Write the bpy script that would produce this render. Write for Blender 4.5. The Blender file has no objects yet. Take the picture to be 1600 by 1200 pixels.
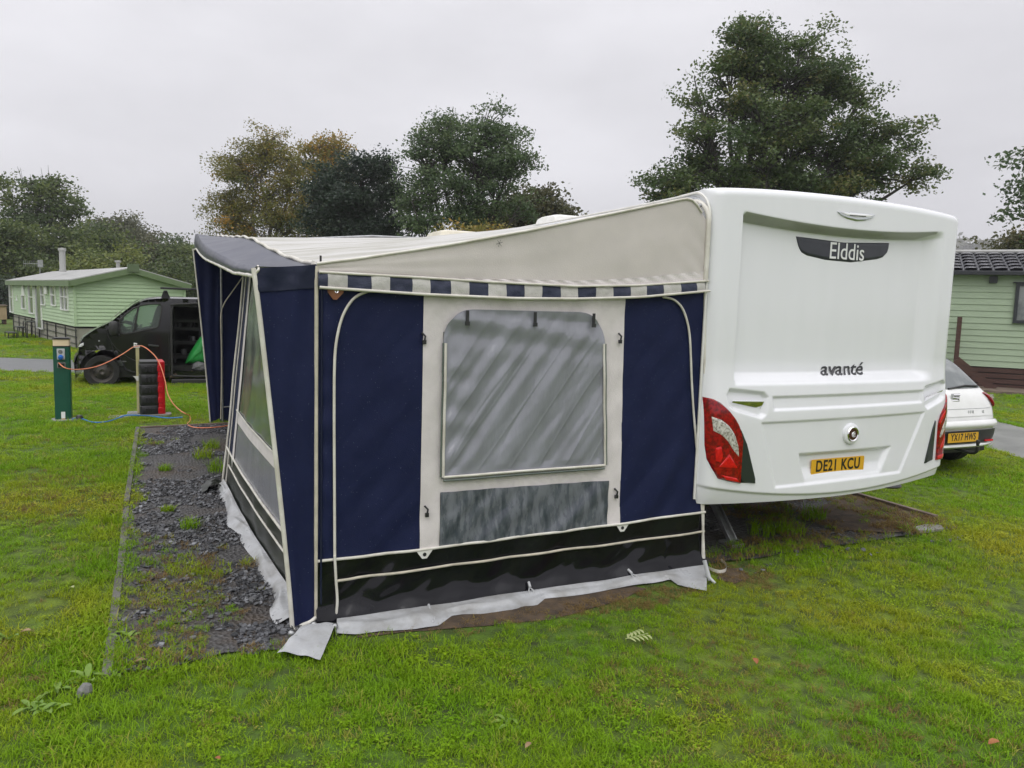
import bpy, bmesh, math, random
import numpy as np
from mathutils import Vector, Matrix, noise as mnoise

random.seed(7)
scene = bpy.context.scene
COL = scene.collection
R_ = math.radians

# ------------------------------------------------------------------ camera
CAM = np.array([-3.3391, -4.0096, 1.7789])
YAW, PITCH, ROLL, FPX = R_(24.9992), R_(-6.1932), R_(1.7187), 1187.7712
_f = np.array([math.sin(YAW)*math.cos(PITCH), math.cos(YAW)*math.cos(PITCH), math.sin(PITCH)])
_r0 = np.array([math.cos(YAW), -math.sin(YAW), 0.0])
_u0 = np.cross(_r0, _f)
_r = _r0*math.cos(ROLL) + _u0*math.sin(ROLL)
_u = -_r0*math.sin(ROLL) + _u0*math.cos(ROLL)
cam_data = bpy.data.cameras.new('camera')
cam = bpy.data.objects.new('camera', cam_data)
COL.objects.link(cam)
cam.matrix_world = Matrix(((_r[0], _u[0], -_f[0], CAM[0]), (_r[1], _u[1], -_f[1], CAM[1]),
                           (_r[2], _u[2], -_f[2], CAM[2]), (0, 0, 0, 1)))
cam_data.sensor_fit = 'HORIZONTAL'
cam_data.sensor_width = 36.0
cam_data.lens = FPX/1600*36
cam_data.clip_start = 0.05
cam_data.clip_end = 3000
scene.camera = cam

# survey helpers: where a sight line of the photograph meets a real plane of the place
def ray(x, y): return _f + _r*(x-800)/FPX - _u*(y-600)/FPX
def onZ(x, y, z=0.0):
    d = ray(x, y); return CAM + d*(z-CAM[2])/d[2]
def onY(x, y, Y=0.0):
    d = ray(x, y); return CAM + d*(Y-CAM[1])/d[1]
def onX(x, y, X=0.0):
    d = ray(x, y); return CAM + d*(X-CAM[0])/d[0]
def onP(x, y, p0, n):
    d = ray(x, y); return CAM + d*(np.dot(np.array(p0)-CAM, n)/np.dot(d, n))
def at(x, y, dist): return CAM + ray(x, y)*dist

# ------------------------------------------------------------------ sky, sun, exposure
SUN_EL, SUN_AZ = R_(44), R_(212)          # azimuth clockwise from +Y
world = bpy.data.worlds.new('World'); scene.world = world
world.use_nodes = True
nt = world.node_tree; nt.nodes.clear()
wo = nt.nodes.new('ShaderNodeOutputWorld'); bg = nt.nodes.new('ShaderNodeBackground')
sky = nt.nodes.new('ShaderNodeTexSky'); sky.sky_type = 'NISHITA'; sky.sun_disc = False
sky.sun_elevation = SUN_EL; sky.sun_rotation = SUN_AZ
tc = nt.nodes.new('ShaderNodeTexCoord'); sep = nt.nodes.new('ShaderNodeSeparateXYZ')
nt.links.new(tc.outputs['Generated'], sep.inputs[0])
ramp = nt.nodes.new('ShaderNodeValToRGB')     # brightness of an overcast sky by height (lighter overhead)
cr = ramp.color_ramp
cr.elements[0].position = 0.0; cr.elements[0].color = (.270, .268, .282, 1)
cr.elements[1].position = 1.0; cr.elements[1].color = (.72, .72, .73, 1)
for p, v in ((0.06, .275), (0.2, .285), (0.36, .295), (0.5, .335), (0.65, .48)):
    e = cr.elements.new(p); e.color = (v, v*.988, v*1.035, 1)
nt.links.new(sep.outputs['Z'], ramp.inputs[0])
cmap = nt.nodes.new('ShaderNodeMapping'); cmap.inputs['Scale'].default_value = (1, 1, 2.6)
nt.links.new(tc.outputs['Generated'], cmap.inputs[0])
cn = nt.nodes.new('ShaderNodeTexNoise'); cn.inputs['Scale'].default_value = 1.9
cn.inputs['Detail'].default_value = 6; cn.inputs['Roughness'].default_value = .5
nt.links.new(cmap.outputs[0], cn.inputs['Vector'])
mr = nt.nodes.new('ShaderNodeMapRange'); mr.inputs['From Min'].default_value = .3; mr.inputs['From Max'].default_value = .7
mr.inputs['To Min'].default_value = .80; mr.inputs['To Max'].default_value = 1.12
nt.links.new(cn.outputs['Fac'], mr.inputs['Value'])
mul = nt.nodes.new('ShaderNodeMix'); mul.data_type = 'RGBA'; mul.blend_type = 'MULTIPLY'; mul.inputs[0].default_value = 1
nt.links.new(ramp.outputs[0], mul.inputs[6]); nt.links.new(mr.outputs[0], mul.inputs[7])
scl = nt.nodes.new('ShaderNodeVectorMath'); scl.operation = 'SCALE'; scl.inputs['Scale'].default_value = 31.0
nt.links.new(mul.outputs[2], scl.inputs[0])
mx = nt.nodes.new('ShaderNodeMix'); mx.data_type = 'RGBA'; mx.inputs[0].default_value = .96
nt.links.new(sky.outputs[0], mx.inputs[6]); nt.links.new(scl.outputs[0], mx.inputs[7])
nt.links.new(mx.outputs[2], bg.inputs[0]); bg.inputs[1].default_value = 0.1
nt.links.new(bg.outputs[0], wo.inputs[0])

sun_d = bpy.data.lights.new('sun', 'SUN'); sun_d.energy = 0.85; sun_d.angle = R_(50); sun_d.color = (1, .985, .96)
sun = bpy.data.objects.new('sun', sun_d); COL.objects.link(sun)
_sd = Vector((math.sin(SUN_AZ)*math.cos(SUN_EL), math.cos(SUN_AZ)*math.cos(SUN_EL), math.sin(SUN_EL)))
sun.rotation_euler = _sd.to_track_quat('Z', 'Y').to_euler()
sun.location = (0, -20, 30)

scene.view_settings.view_transform = 'Standard'
scene.view_settings.look = 'None'
scene.view_settings.exposure = 0.0
scene.view_settings.gamma = 1.0
scene.view_settings.use_curve_mapping = False
scene.cycles.max_bounces = 8
scene.cycles.transparent_max_bounces = 12

# ------------------------------------------------------------------ materials
def _nodes(name):
    m = bpy.data.materials.new(name); m.use_nodes = True
    t = m.node_tree; return m, t, t.nodes['Principled BSDF']
def _coord(t, space, scale=(1, 1, 1)):
    if space == 'world':
        c = t.nodes.new('ShaderNodeNewGeometry'); out = c.outputs['Position']
    else:
        c = t.nodes.new('ShaderNodeTexCoord'); out = c.outputs['Object']
    mp = t.nodes.new('ShaderNodeMapping'); mp.inputs['Scale'].default_value = scale
    t.links.new(out, mp.inputs[0]); return mp.outputs[0]
def mat(name, col, rough=.5, col2=None, nscale=6.0, nstretch=(1, 1, 1), lo=.35, hi=.65, metal=0.0, bump=0.0, bscale=40.0,
        spec=None, coat=0.0, detail=5, rvar=0.0, space='object', transl=0.0, trans=0.0, alpha=1.0, dots=None, ior=None, bstretch=(1, 1, 1)):
    m, t, b = _nodes(name)
    b.inputs['Base Color'].default_value = (*col, 1); b.inputs['Roughness'].default_value = rough
    b.inputs['Metallic'].default_value = metal
    if spec is not None: b.inputs['Specular IOR Level'].default_value = spec
    if coat: b.inputs['Coat Weight'].default_value = coat; b.inputs['Coat Roughness'].default_value = .08
    if trans: b.inputs['Transmission Weight'].default_value = trans
    if ior: b.inputs['IOR'].default_value = ior
    if alpha < 1: b.inputs['Alpha'].default_value = alpha
    if col2 is not None or rvar:
        n = t.nodes.new('ShaderNodeTexNoise'); n.inputs['Scale'].default_value = nscale; n.inputs['Detail'].default_value = detail
        n.inputs['Roughness'].default_value = .6
        t.links.new(_coord(t, space, nstretch), n.inputs['Vector'])
        r = t.nodes.new('ShaderNodeMapRange'); r.inputs['From Min'].default_value = lo; r.inputs['From Max'].default_value = hi
        t.links.new(n.outputs['Fac'], r.inputs['Value'])
        if col2 is not None:
            x = t.nodes.new('ShaderNodeMix'); x.data_type = 'RGBA'
            x.inputs[6].default_value = (*col, 1); x.inputs[7].default_value = (*col2, 1)
            t.links.new(r.outputs[0], x.inputs[0]); last = x.outputs[2]
            t.links.new(last, b.inputs['Base Color'])
        if rvar:
            q = t.nodes.new('ShaderNodeMapRange'); q.inputs['To Min'].default_value = max(.02, rough-rvar); q.inputs['To Max'].default_value = rough+rvar
            t.links.new(n.outputs['Fac'], q.inputs['Value']); t.links.new(q.outputs[0], b.inputs['Roughness'])
    if dots is not None:     # scattered droplets / specks with their own shape
        v = t.nodes.new('ShaderNodeTexVoronoi'); v.inputs['Scale'].default_value = dots[0]; v.inputs['Randomness'].default_value = 1
        t.links.new(_coord(t, space, dots[4] if len(dots) > 4 else (1, 1, 1)), v.inputs['Vector'])
        lt = t.nodes.new('ShaderNodeMath'); lt.operation = 'LESS_THAN'; lt.inputs[1].default_value = dots[1]
        t.links.new(v.outputs['Distance'], lt.inputs[0])
        sx = t.nodes.new('ShaderNodeSeparateXYZ'); t.links.new(v.outputs['Color'], sx.inputs[0])
        g2 = t.nodes.new('ShaderNodeMath'); g2.operation = 'LESS_THAN'; g2.inputs[1].default_value = dots[2]
        t.links.new(sx.outputs[0], g2.inputs[0])
        m2 = t.nodes.new('ShaderNodeMath'); m2.operation = 'MULTIPLY'; t.links.new(lt.outputs[0], m2.inputs[0]); t.links.new(g2.outputs[0], m2.inputs[1])
        x = t.nodes.new('ShaderNodeMix'); x.data_type = 'RGBA'; x.inputs[7].default_value = (*dots[3], 1)
        if col2 is not None: t.links.new(last, x.inputs[6])
        else: x.inputs[6].default_value = (*col, 1)
        t.links.new(m2.outputs[0], x.inputs[0]); t.links.new(x.outputs[2], b.inputs['Base Color'])
    if bump:
        n2 = t.nodes.new('ShaderNodeTexNoise'); n2.inputs['Scale'].default_value = bscale; n2.inputs['Detail'].default_value = 4
        t.links.new(_coord(t, space, bstretch), n2.inputs['Vector'])
        bp = t.nodes.new('ShaderNodeBump'); bp.inputs['Strength'].default_value = bump; bp.inputs['Distance'].default_value = .01
        t.links.new(n2.outputs['Fac'], bp.inputs['Height']); t.links.new(bp.outputs[0], b.inputs['Normal'])
    if transl:
        out = t.nodes['Material Output']; tr = t.nodes.new('ShaderNodeBsdfTranslucent'); ms = t.nodes.new('ShaderNodeMixShader')
        tr.inputs[0].default_value = (*col, 1)
        if col2 is not None or dots is not None: t.links.new(b.inputs['Base Color'].links[0].from_socket, tr.inputs[0])
        ms.inputs[0].default_value = transl
        t.links.new(b.outputs[0], ms.inputs[1]); t.links.new(tr.outputs[0], ms.inputs[2]); t.links.new(ms.outputs[0], out.inputs[0])
    return m

M = {}
M['grp'] = mat('white_grp', (.785, .79, .815), .14, (.760, .768, .79), 5.0, (1.6, 1, .2), lo=.42, hi=.75, rvar=.04, coat=.3, bump=.015, bscale=3)
M['grey_lip_shade'] = mat('grey_lip_shade', (.42, .43, .40), .35, (.38, .385, .35), 8)
M['alu'] = mat('aluminium', (.62, .64, .66), .3, metal=.9, rvar=.1, nscale=30)
M['white_pl'] = mat('white_plastic', (.78, .77, .74), .4, (.66, .65, .60), 9)
M['cream_pl'] = mat('cream_plastic', (.70, .66, .54), .45, (.6, .55, .43), 9)
M['red_lens'] = mat('red_lens', (.34, .002, .006), .10, (.13, .001, .004), 45, lo=.4, hi=.6, coat=.25)
M['red_bright'] = mat('red_reflector', (.70, .008, .010), .15, (.50, .004, .007), 60, coat=.2)
M['clear_lens'] = mat('clear_lens', (.62, .60, .55), .12, (.20, .18, .15), 70, lo=.42, hi=.62, coat=.6)
M['dark_trim'] = mat('dark_trim', (.022, .028, .028), .25, coat=.3)
M['badge'] = mat('badge_charcoal', (.028, .03, .042), .3, (.04, .042, .055), 12)
M['badge_edge'] = mat('badge_edge', (.07, .08, .08), .4)
M['chrome'] = mat('chrome', (.82, .82, .82), .08, metal=1)
M['letter_w'] = mat('letter_white', (.82, .82, .82), .3)
M['letter_d'] = mat('letter_dark', (.03, .03, .035), .3)
M['plate_y'] = mat('plate_yellow', (.72, .40, .025), .35, (.66, .36, .02), 10)
M['plate_k'] = mat('plate_black', (.012, .012, .012), .4)
M['maroon'] = mat('emblem_maroon', (.05, .006, .012), .12, coat=.8)
M['navy'] = mat('navy_canvas', (.0085, .0125, .045), .6, (.0115, .0165, .056), 5, bump=.25, bscale=160, spec=.16,
                dots=(95, .13, .16, (.10, .12, .18), (1, 1, .7)))
M['navy_trim'] = mat('navy_trim', (.010, .014, .036), .5, (.016, .020, .043), 4, bump=.2, bscale=150, spec=.22)
M['navy_canopy'] = mat('navy_coated_canopy', (.020, .024, .050), .36, (.034, .039, .068), 3, rvar=.12, spec=.5)
M['navy_block'] = mat('navy_valance', (.013, .018, .044), .65, (.03, .036, .07), 14, bump=.3, bscale=120)
M['grey_cloth'] = mat('grey_canvas', (.70, .655, .645), .8, (.61, .572, .562), 7, bump=.25, bscale=150)
M['grey_val'] = mat('grey_valance', (.52, .505, .475), .8, (.42, .41, .38), 9, bump=.3, bscale=120)
M['cream'] = mat('cream_canvas', (.77, .715, .675), .8, (.68, .635, .60), 2.5, bump=.15, bscale=150, transl=.22)
M['roof'] = mat('roof_canvas', (.56, .55, .525), .55, (.33, .32, .26), 1.6, (.6, 3, 1), lo=.44, hi=.66, bump=.15, bscale=120, transl=.08, rvar=.2)
M['piping'] = mat('white_piping', (.72, .70, .64), .5, (.55, .52, .45), 8)
M['pipe_dirty'] = mat('cream_zip_piping', (.60, .55, .45), .6, (.42, .39, .31), 12)
M['blk_pvc'] = mat('black_pvc', (.005, .005, .007), .09, (.009, .009, .012), 4, spec=.36, rvar=.04)
M['olive_pvc'] = mat('dark_olive_pvc', (.020, .024, .020), .35, (.028, .032, .026), 4, spec=.5)
M['skirt'] = mat('grey_vinyl', (.44, .45, .46), .30, (.25, .245, .23), 6, lo=.42, hi=.72, rvar=.1, spec=.5, bump=.25, bscale=14)
M['pane_vinyl'] = mat('window_vinyl', (.262, .268, .305), .17, (.215, .22, .248), 5, (1, 1, .35), rvar=.08, spec=.8, bump=.16, bscale=34, bstretch=(1.4, 1, .5))
M['leather'] = mat('tan_leather', (.20, .075, .03), .6, (.26, .11, .05), 20)
M['black_pl'] = mat('black_plastic', (.016, .016, .018), .4, (.026, .026, .028), 15)
M['rubber'] = mat('rubber', (.018, .018, .018), .75, (.03, .029, .027), 12)
M['steel'] = mat('galvanised_steel', (.42, .43, .44), .4, (.30, .30, .30), 20, metal=.85)
M['van'] = mat('black_car_paint', (.005, .005, .006), .2, (.009, .009, .010), 3, coat=.45, spec=.3, rvar=.05)
M['van_pl'] = mat('van_plastic', (.022, .022, .022), .55)
M['inside_dark'] = mat('dark_interior', (.02, .02, .021), .7, (.035, .034, .033), 6)
M['glass'] = mat('car_glass', (.62, .70, .66), .02, trans=.92, ior=1.1, spec=.5)
M['lamp_glass'] = mat('headlamp_glass', (.75, .76, .77), .08, (.5, .5, .52), 25, coat=.8)
M['rim'] = mat('steel_wheel', (.04, .038, .036), .5, (.07, .06, .05), 12, metal=.4)
M['tyre'] = mat('tyre_rubber', (.007, .007, .007), .75, (.02, .019, .018), 14)
M['ply'] = mat('worn_plywood', (.30, .23, .15), .7, (.15, .11, .08), 6)
M['green_bag'] = mat('green_fabric', (.012, .20, .035), .55, (.02, .27, .05), 5)
M['grey_bag'] = mat('grey_fabric', (.10, .10, .105), .7, (.14, .14, .14), 8)
M['clad'] = mat('sage_cladding', (.42, .555, .345), .5, (.38, .505, .31), 3, (1, 1, 4))
M['clad_d'] = mat('olive_cladding', (.335, .42, .29), .5, (.30, .375, .26), 2, (1, 1, 5))
M['clad_trim'] = mat('green_trim', (.14, .20, .095), .5, (.12, .175, .08), 4)
M['gutter'] = mat('green_fascia', (.10, .14, .07), .45)
M['roof_felt'] = mat('pale_metal_roof', (.42, .42, .41), .35, (.34, .34, .325), 2, (1, 1, 1))
M['upvc'] = mat('white_upvc', (.80, .80, .79), .35)
M['dark_glass'] = mat('window_glass', (.10, .115, .115), .06, (.22, .235, .23), 1.6, lo=.45, hi=.6, spec=.8)
M['curtain'] = mat('net_curtain', (.40, .43, .42), .5, (.26, .29, .28), 9, (8, 8, 1))
M['block'] = mat('concrete_block', (.32, .305, .26), .85, (.25, .245, .2), 5, bump=.4, bscale=30)
M['conc'] = mat('concrete', (.30, .295, .28), .85, (.20, .20, .185), 7, bump=.5, bscale=40)
M['tile'] = mat('grey_roof_tile', (.24, .24, .26), .10, (.17, .17, .19), 7, rvar=.06, spec=.9)
M['tile_d'] = mat('dark_roof_ridge', (.022, .024, .03), .35)
M['anth'] = mat('anthracite_frame', (.022, .025, .032), .4)
M['brown_w'] = mat('brown_stained_timber', (.075, .033, .024), .6, (.05, .022, .017), 5, (1, 1, 8), bump=.2, bscale=30)
M['brown_deck'] = mat('weathered_timber', (.20, .15, .115), .75, (.12, .09, .07), 6, (1, 1, 1), bump=.3, bscale=25)
M['post_green'] = mat('bollard_green', (.008, .085, .055), .35, (.006, .07, .045), 5)
M['sock'] = mat('socket_grey', (.50, .51, .52), .45, (.42, .43, .43), 9)
M['blue'] = mat('plug_blue', (.02, .14, .55), .4)
M['blue_c'] = mat('blue_cable', (.02, .16, .52), .5, (.03, .22, .6), 9)
M['orange_c'] = mat('orange_cable', (.72, .20, .10), .5, (.75, .28, .14), 9)
M['red'] = mat('red_plastic', (.58, .006, .014), .35, (.50, .005, .012), 6)
M['stake'] = mat('painted_stake', (.55, .50, .28), .6, (.40, .37, .18), 10, (1, 1, .3))
M['car_w'] = mat('white_car_paint', (.78, .78, .77), .15, (.72, .72, .70), 5, coat=.6)
M['bark'] = mat('bark', (.035, .030, .026), .9, (.065, .06, .052), 6, (1, 1, .2), bump=.6, bscale=20)
M['bark_birch'] = mat('birch_bark', (.20, .18, .155), .85, (.06, .052, .045), 3, (1, 1, .4))
M['soil'] = mat('bare_soil', (.042, .031, .023), .95, (.115, .078, .046), 11, lo=.3, hi=.7, bump=.6, bscale=30)
M['shed'] = mat('tan_shed', (.42, .31, .19), .7, (.33, .24, .145), 4)
M['leaf_pale'] = mat('fallen_leaf', (.42, .50, .20), .55, (.50, .52, .25), 20, transl=.3)
M['leaf_brown'] = mat('dead_leaf', (.20, .12, .06), .7, (.30, .21, .11), 20)
M['leaf_orange'] = mat('orange_leaf', (.26, .085, .03), .7, (.32, .13, .04), 20)
M['weed'] = mat('broad_weed_leaf', (.15, .28, .035), .5, (.24, .36, .06), 10, transl=.3)
M['stone'] = mat('grey_stone', (.14, .14, .135), .8, (.2, .2, .19), 18, bump=.5, bscale=50)
# ------------------------------------------------------------------ mesh helpers
class MB:
    def __init__(s): s.v = []; s.f = []; s.m = []; s.cur = 0
    def add(s, vs, fs):
        o = len(s.v); s.v.extend([tuple(map(float, p)) for p in vs])
        for f in fs: s.f.append(tuple(i+o for i in f)); s.m.append(s.cur)
        return s
    def box(s, lo, hi):
        x0, y0, z0 = lo; x1, y1, z1 = hi
        return s.add([(x0,y0,z0),(x1,y0,z0),(x1,y1,z0),(x0,y1,z0),(x0,y0,z1),(x1,y0,z1),(x1,y1,z1),(x0,y1,z1)],
                     [(0,3,2,1),(4,5,6,7),(0,1,5,4),(1,2,6,5),(2,3,7,6),(3,0,4,7)])
    def obox(s, c, ax, ay, az, hx, hy, hz):
        c, ax, ay, az = (np.array(q, float) for q in (c, ax, ay, az)); vs = []
        for k in (-1, 1):
            for i, j in ((-1,-1),(1,-1),(1,1),(-1,1)): vs.append(c+ax*hx*i+ay*hy*j+az*hz*k)
        return s.add(vs, [(0,3,2,1),(4,5,6,7),(0,1,5,4),(1,2,6,5),(2,3,7,6),(3,0,4,7)])
    def tube(s, pts, r, n=8, cap=True):
        pts = [Vector(p) for p in pts]; rr = r if hasattr(r, '__len__') else [r]*len(pts)
        o = len(s.v); up = Vector((0.13, 0.21, 1)); prev = None
        for i, p in enumerate(pts):
            d = (pts[min(i+1, len(pts)-1)]-pts[max(i-1, 0)])
            d = d.normalized() if d.length > 1e-9 else Vector((0, 0, 1))
            if prev is None:
                a = d.cross(up)
                if a.length < .05: a = d.cross(Vector((1, 0, 0)))
                a.normalize()
            else:
                a = prev - d*prev.dot(d)
                if a.length < 1e-6: a = d.cross(Vector((1, 0.3, 0)))
                a.normalize()
            prev = a; b = d.cross(a)
            for k in range(n):
                t = 2*math.pi*k/n; q = p+(a*math.cos(t)+b*math.sin(t))*rr[i]; s.v.append(tuple(q))
        for i in range(len(pts)-1):
            for k in range(n):
                k2 = (k+1) % n
                s.f.append((o+i*n+k, o+i*n+k2, o+(i+1)*n+k2, o+(i+1)*n+k)); s.m.append(s.cur)
        if cap:
            s.f.append(tuple(o+k for k in range(n))[::-1]); s.m.append(s.cur)
            e = o+(len(pts)-1)*n; s.f.append(tuple(e+k for k in range(n))); s.m.append(s.cur)
        return s
    def grid(s, fn, nu, nv):
        o = len(s.v)
        for j in range(nv+1):
            for i in range(nu+1): s.v.append(tuple(map(float, fn(i/nu, j/nv))))
        for j in range(nv):
            for i in range(nu):
                a = o+j*(nu+1)+i; s.f.append((a, a+1, a+nu+2, a+nu+1)); s.m.append(s.cur)
        return s
    def prism(s, poly, fn, d):      # poly of 2D points, fn(p, depth) -> 3D, extruded by d
        n = len(poly); o = len(s.v)
        for k in (0, d):
            for p in poly: s.v.append(tuple(map(float, fn(p, k))))
        s.f.append(tuple(o+i for i in range(n))); s.f.append(tuple(o+n+i for i in range(n))[::-1]); s.m += [s.cur]*2
        for i in range(n):
            j = (i+1) % n; s.f.append((o+j, o+i, o+n+i, o+n+j)); s.m.append(s.cur)
        return s
    def lathe(s, prof, c, axis=(0,0,1), n=20):
        ax = Vector(axis).normalized(); a = ax.orthogonal().normalized(); b = ax.cross(a); c = Vector(c); o = len(s.v); m = len(prof)
        for k in range(n):
            t = 2*math.pi*k/n; e = a*math.cos(t)+b*math.sin(t)
            for r, h in prof: s.v.append(tuple(c+ax*h+e*r))
        for k in range(n):
            k2 = (k+1) % n
            for i in range(m-1):
                s.f.append((o+k*m+i, o+k2*m+i, o+k2*m+i+1, o+k*m+i+1)); s.m.append(s.cur)
        return s
    def build(s, name, mats, parent=None, smooth=False, bevel=0.0, bseg=2, angle=40):
        me = bpy.data.meshes.new(name); me.from_pydata(s.v, [], s.f)
        mats = mats if isinstance(mats, (list, tuple)) else [mats]
        for q in mats: me.materials.append(q)
        if len(mats) > 1: me.polygons.foreach_set('material_index', s.m)
        bm = bmesh.new(); bm.from_mesh(me); bmesh.ops.recalc_face_normals(bm, faces=bm.faces); bm.to_mesh(me); bm.free()
        o = bpy.data.objects.new(name, me); COL.objects.link(o)
        if parent: o.parent = parent
        if smooth: shade(me, angle)
        if bevel:
            md = o.modifiers.new('bevel', 'BEVEL'); md.width = bevel; md.segments = bseg; md.limit_method = 'ANGLE'; md.angle_limit = R_(35)
            shade(me, angle)
        return o
def shade(me, angle=40):
    me.polygons.foreach_set('use_smooth', [True]*len(me.polygons))
    try: me.set_sharp_from_angle(angle=R_(angle))
    except Exception: pass
def tag(o, label, cat, group=None):
    o['label'] = label; o['category'] = cat
    if group: o['group'] = group
    return o
def struct(o): o['kind'] = 'structure'; return o
def stuff(o): o['kind'] = 'stuff'; return o
def empty(name, loc=(0, 0, 0), rz=0.0, label=None, cat=None, group=None):
    o = bpy.data.objects.new(name, None); COL.objects.link(o); o.location = loc; o.rotation_euler = (0, 0, rz); o.empty_display_size = .2
    if label: tag(o, label, cat, group)
    return o
def copy_tree(o, parent=None):
    c = o.copy(); COL.objects.link(c)
    if parent: c.parent = parent
    for ch in list(o.children): copy_tree(ch, c)
    return c
def nz(x, y, z=0.0): return mnoise.noise(Vector((x, y, z)))
def sst(a, b, x):
    t = min(1, max(0, (x-a)/(b-a))) if a != b else float(x >= b); return t*t*(3-2*t)
def smooth_path(pts, n=6):
    pts = [np.array(p, float) for p in pts]; out = []
    for i in range(len(pts)-1):
        p0 = pts[max(i-1, 0)]; p1 = pts[i]; p2 = pts[i+1]; p3 = pts[min(i+2, len(pts)-1)]
        for k in range(n):
            t = k/n; out.append(.5*((2*p1)+(-p0+p2)*t+(2*p0-5*p1+4*p2-p3)*t*t+(-p0+3*p1-3*p2+p3)*t**3))
    out.append(pts[-1]); return out
def text_flat(body, size, bold=0.0, sx=1.0, shear=0.0, spacing=1.0, extrude=.002):
    cu = bpy.data.curves.new('lettering', 'FONT'); cu.body = body; cu.size = size; cu.offset = bold; cu.extrude = extrude
    cu.align_x = 'CENTER'; cu.align_y = 'CENTER'; cu.space_character = spacing; cu.shear = shear; cu.resolution_u = 6
    ob = bpy.data.objects.new('lettering', cu); COL.objects.link(ob)
    dg = bpy.context.evaluated_depsgraph_get(); me = bpy.data.meshes.new_from_object(ob.evaluated_get(dg))
    vs = [(v.co.x*sx, v.co.y, v.co.z) for v in me.vertices]; fs = [tuple(p.vertices) for p in me.polygons]
    bpy.data.objects.remove(ob); bpy.data.curves.remove(cu); bpy.data.meshes.remove(me)
    return vs, fs
def lettering(name, body, size, fn, material, parent, width=None, **kw):   # fn(x, y, z) -> 3D
    vs, fs = text_flat(body, size, **kw)
    if width:
        w = max(v[0] for v in vs)-min(v[0] for v in vs); vs = [(v[0]*width/w, v[1], v[2]) for v in vs]
    mb = MB(); mb.add([fn(*v) for v in vs], fs); return mb.build(name, material, parent)
def islands(vs, fs):
    par = list(range(len(vs)))
    def fd(a):
        while par[a] != a: par[a] = par[par[a]]; a = par[a]
        return a
    for f in fs:
        for b in f[1:]: par[fd(b)] = fd(f[0])
    out = {}
    for f in fs: out.setdefault(fd(f[0]), []).append(f)
    return sorted(out.values(), key=lambda L: min(vs[i][0] for f in L for i in f))
def raw_mesh(name, co, quads, mats, parent=None, tint=None, matidx=None):
    me = bpy.data.meshes.new(name); n = len(co); k = len(quads); w = quads.shape[1]
    me.vertices.add(n); me.vertices.foreach_set('co', np.asarray(co, np.float32).ravel())
    me.loops.add(k*w); me.loops.foreach_set('vertex_index', quads.astype(np.int32).ravel())
    me.polygons.add(k); me.polygons.foreach_set('loop_start', np.arange(0, k*w, w, dtype=np.int32))
    for q in mats: me.materials.append(q)
    if matidx is not None: me.polygons.foreach_set('material_index', matidx.astype(np.int32))
    if tint is not None:
        a = me.attributes.new('tint', 'FLOAT', 'FACE'); a.data.foreach_set('value', tint.astype(np.float32))
    me.update(calc_edges=True); me.validate()
    o = bpy.data.objects.new(name, me); COL.objects.link(o)
    if parent: o.parent = parent
    return o

# ------------------------------------------------------------------ ground
PAD = (-3.6, 2.71, -0.24, 6.85)      # x0, x1, y0, y1 of the slate hardstanding
rng = np.random.default_rng(11)
def ground_material():
    m, t, b = _nodes('lawn_soil'); b.inputs['Roughness'].default_value = .95
    v = _coord(t, 'world')
    def noise(sc, lo, hi, det=4):
        n = t.nodes.new('ShaderNodeTexNoise'); n.inputs['Scale'].default_value = sc; n.inputs['Detail'].default_value = det
        t.links.new(v, n.inputs['Vector']); r = t.nodes.new('ShaderNodeMapRange'); r.inputs['From Min'].default_value = lo; r.inputs['From Max'].default_value = hi
        t.links.new(n.outputs['Fac'], r.inputs['Value']); return r.outputs[0]
    def mix(f, a, b_):
        x = t.nodes.new('ShaderNodeMix'); x.data_type = 'RGBA'; t.links.new(f, x.inputs[0])
        for s_, q in ((6, a), (7, b_)):
            if isinstance(q, tuple): x.inputs[s_].default_value = (*q, 1)
            else: t.links.new(q, x.inputs[s_])
        return x.outputs[2]
    c1 = mix(noise(.45, .4, .62), (.085, .170, .007), (.135, .190, .010))
    c2 = mix(noise(9, .35, .7, 6), c1, (.040, .058, .010))
    t.links.new(c2, b.inputs['Base Color'])
    n2 = t.nodes.new('ShaderNodeTexNoise'); n2.inputs['Scale'].default_value = 60; t.links.new(v, n2.inputs['Vector'])
    bp = t.nodes.new('ShaderNodeBump'); bp.inputs['Strength'].default_value = .8; bp.inputs['Distance'].default_value = .03
    t.links.new(n2.outputs['Fac'], bp.inputs['Height']); t.links.new(bp.outputs[0], b.inputs['Normal'])
    return m
M['lawn'] = ground_material()
struct(MB().add([(-900,-300,0),(900,-300,0),(900,1200,0),(-900,1200,0)], [(0,1,2,3)]).build('ground', M['lawn']))

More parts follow.
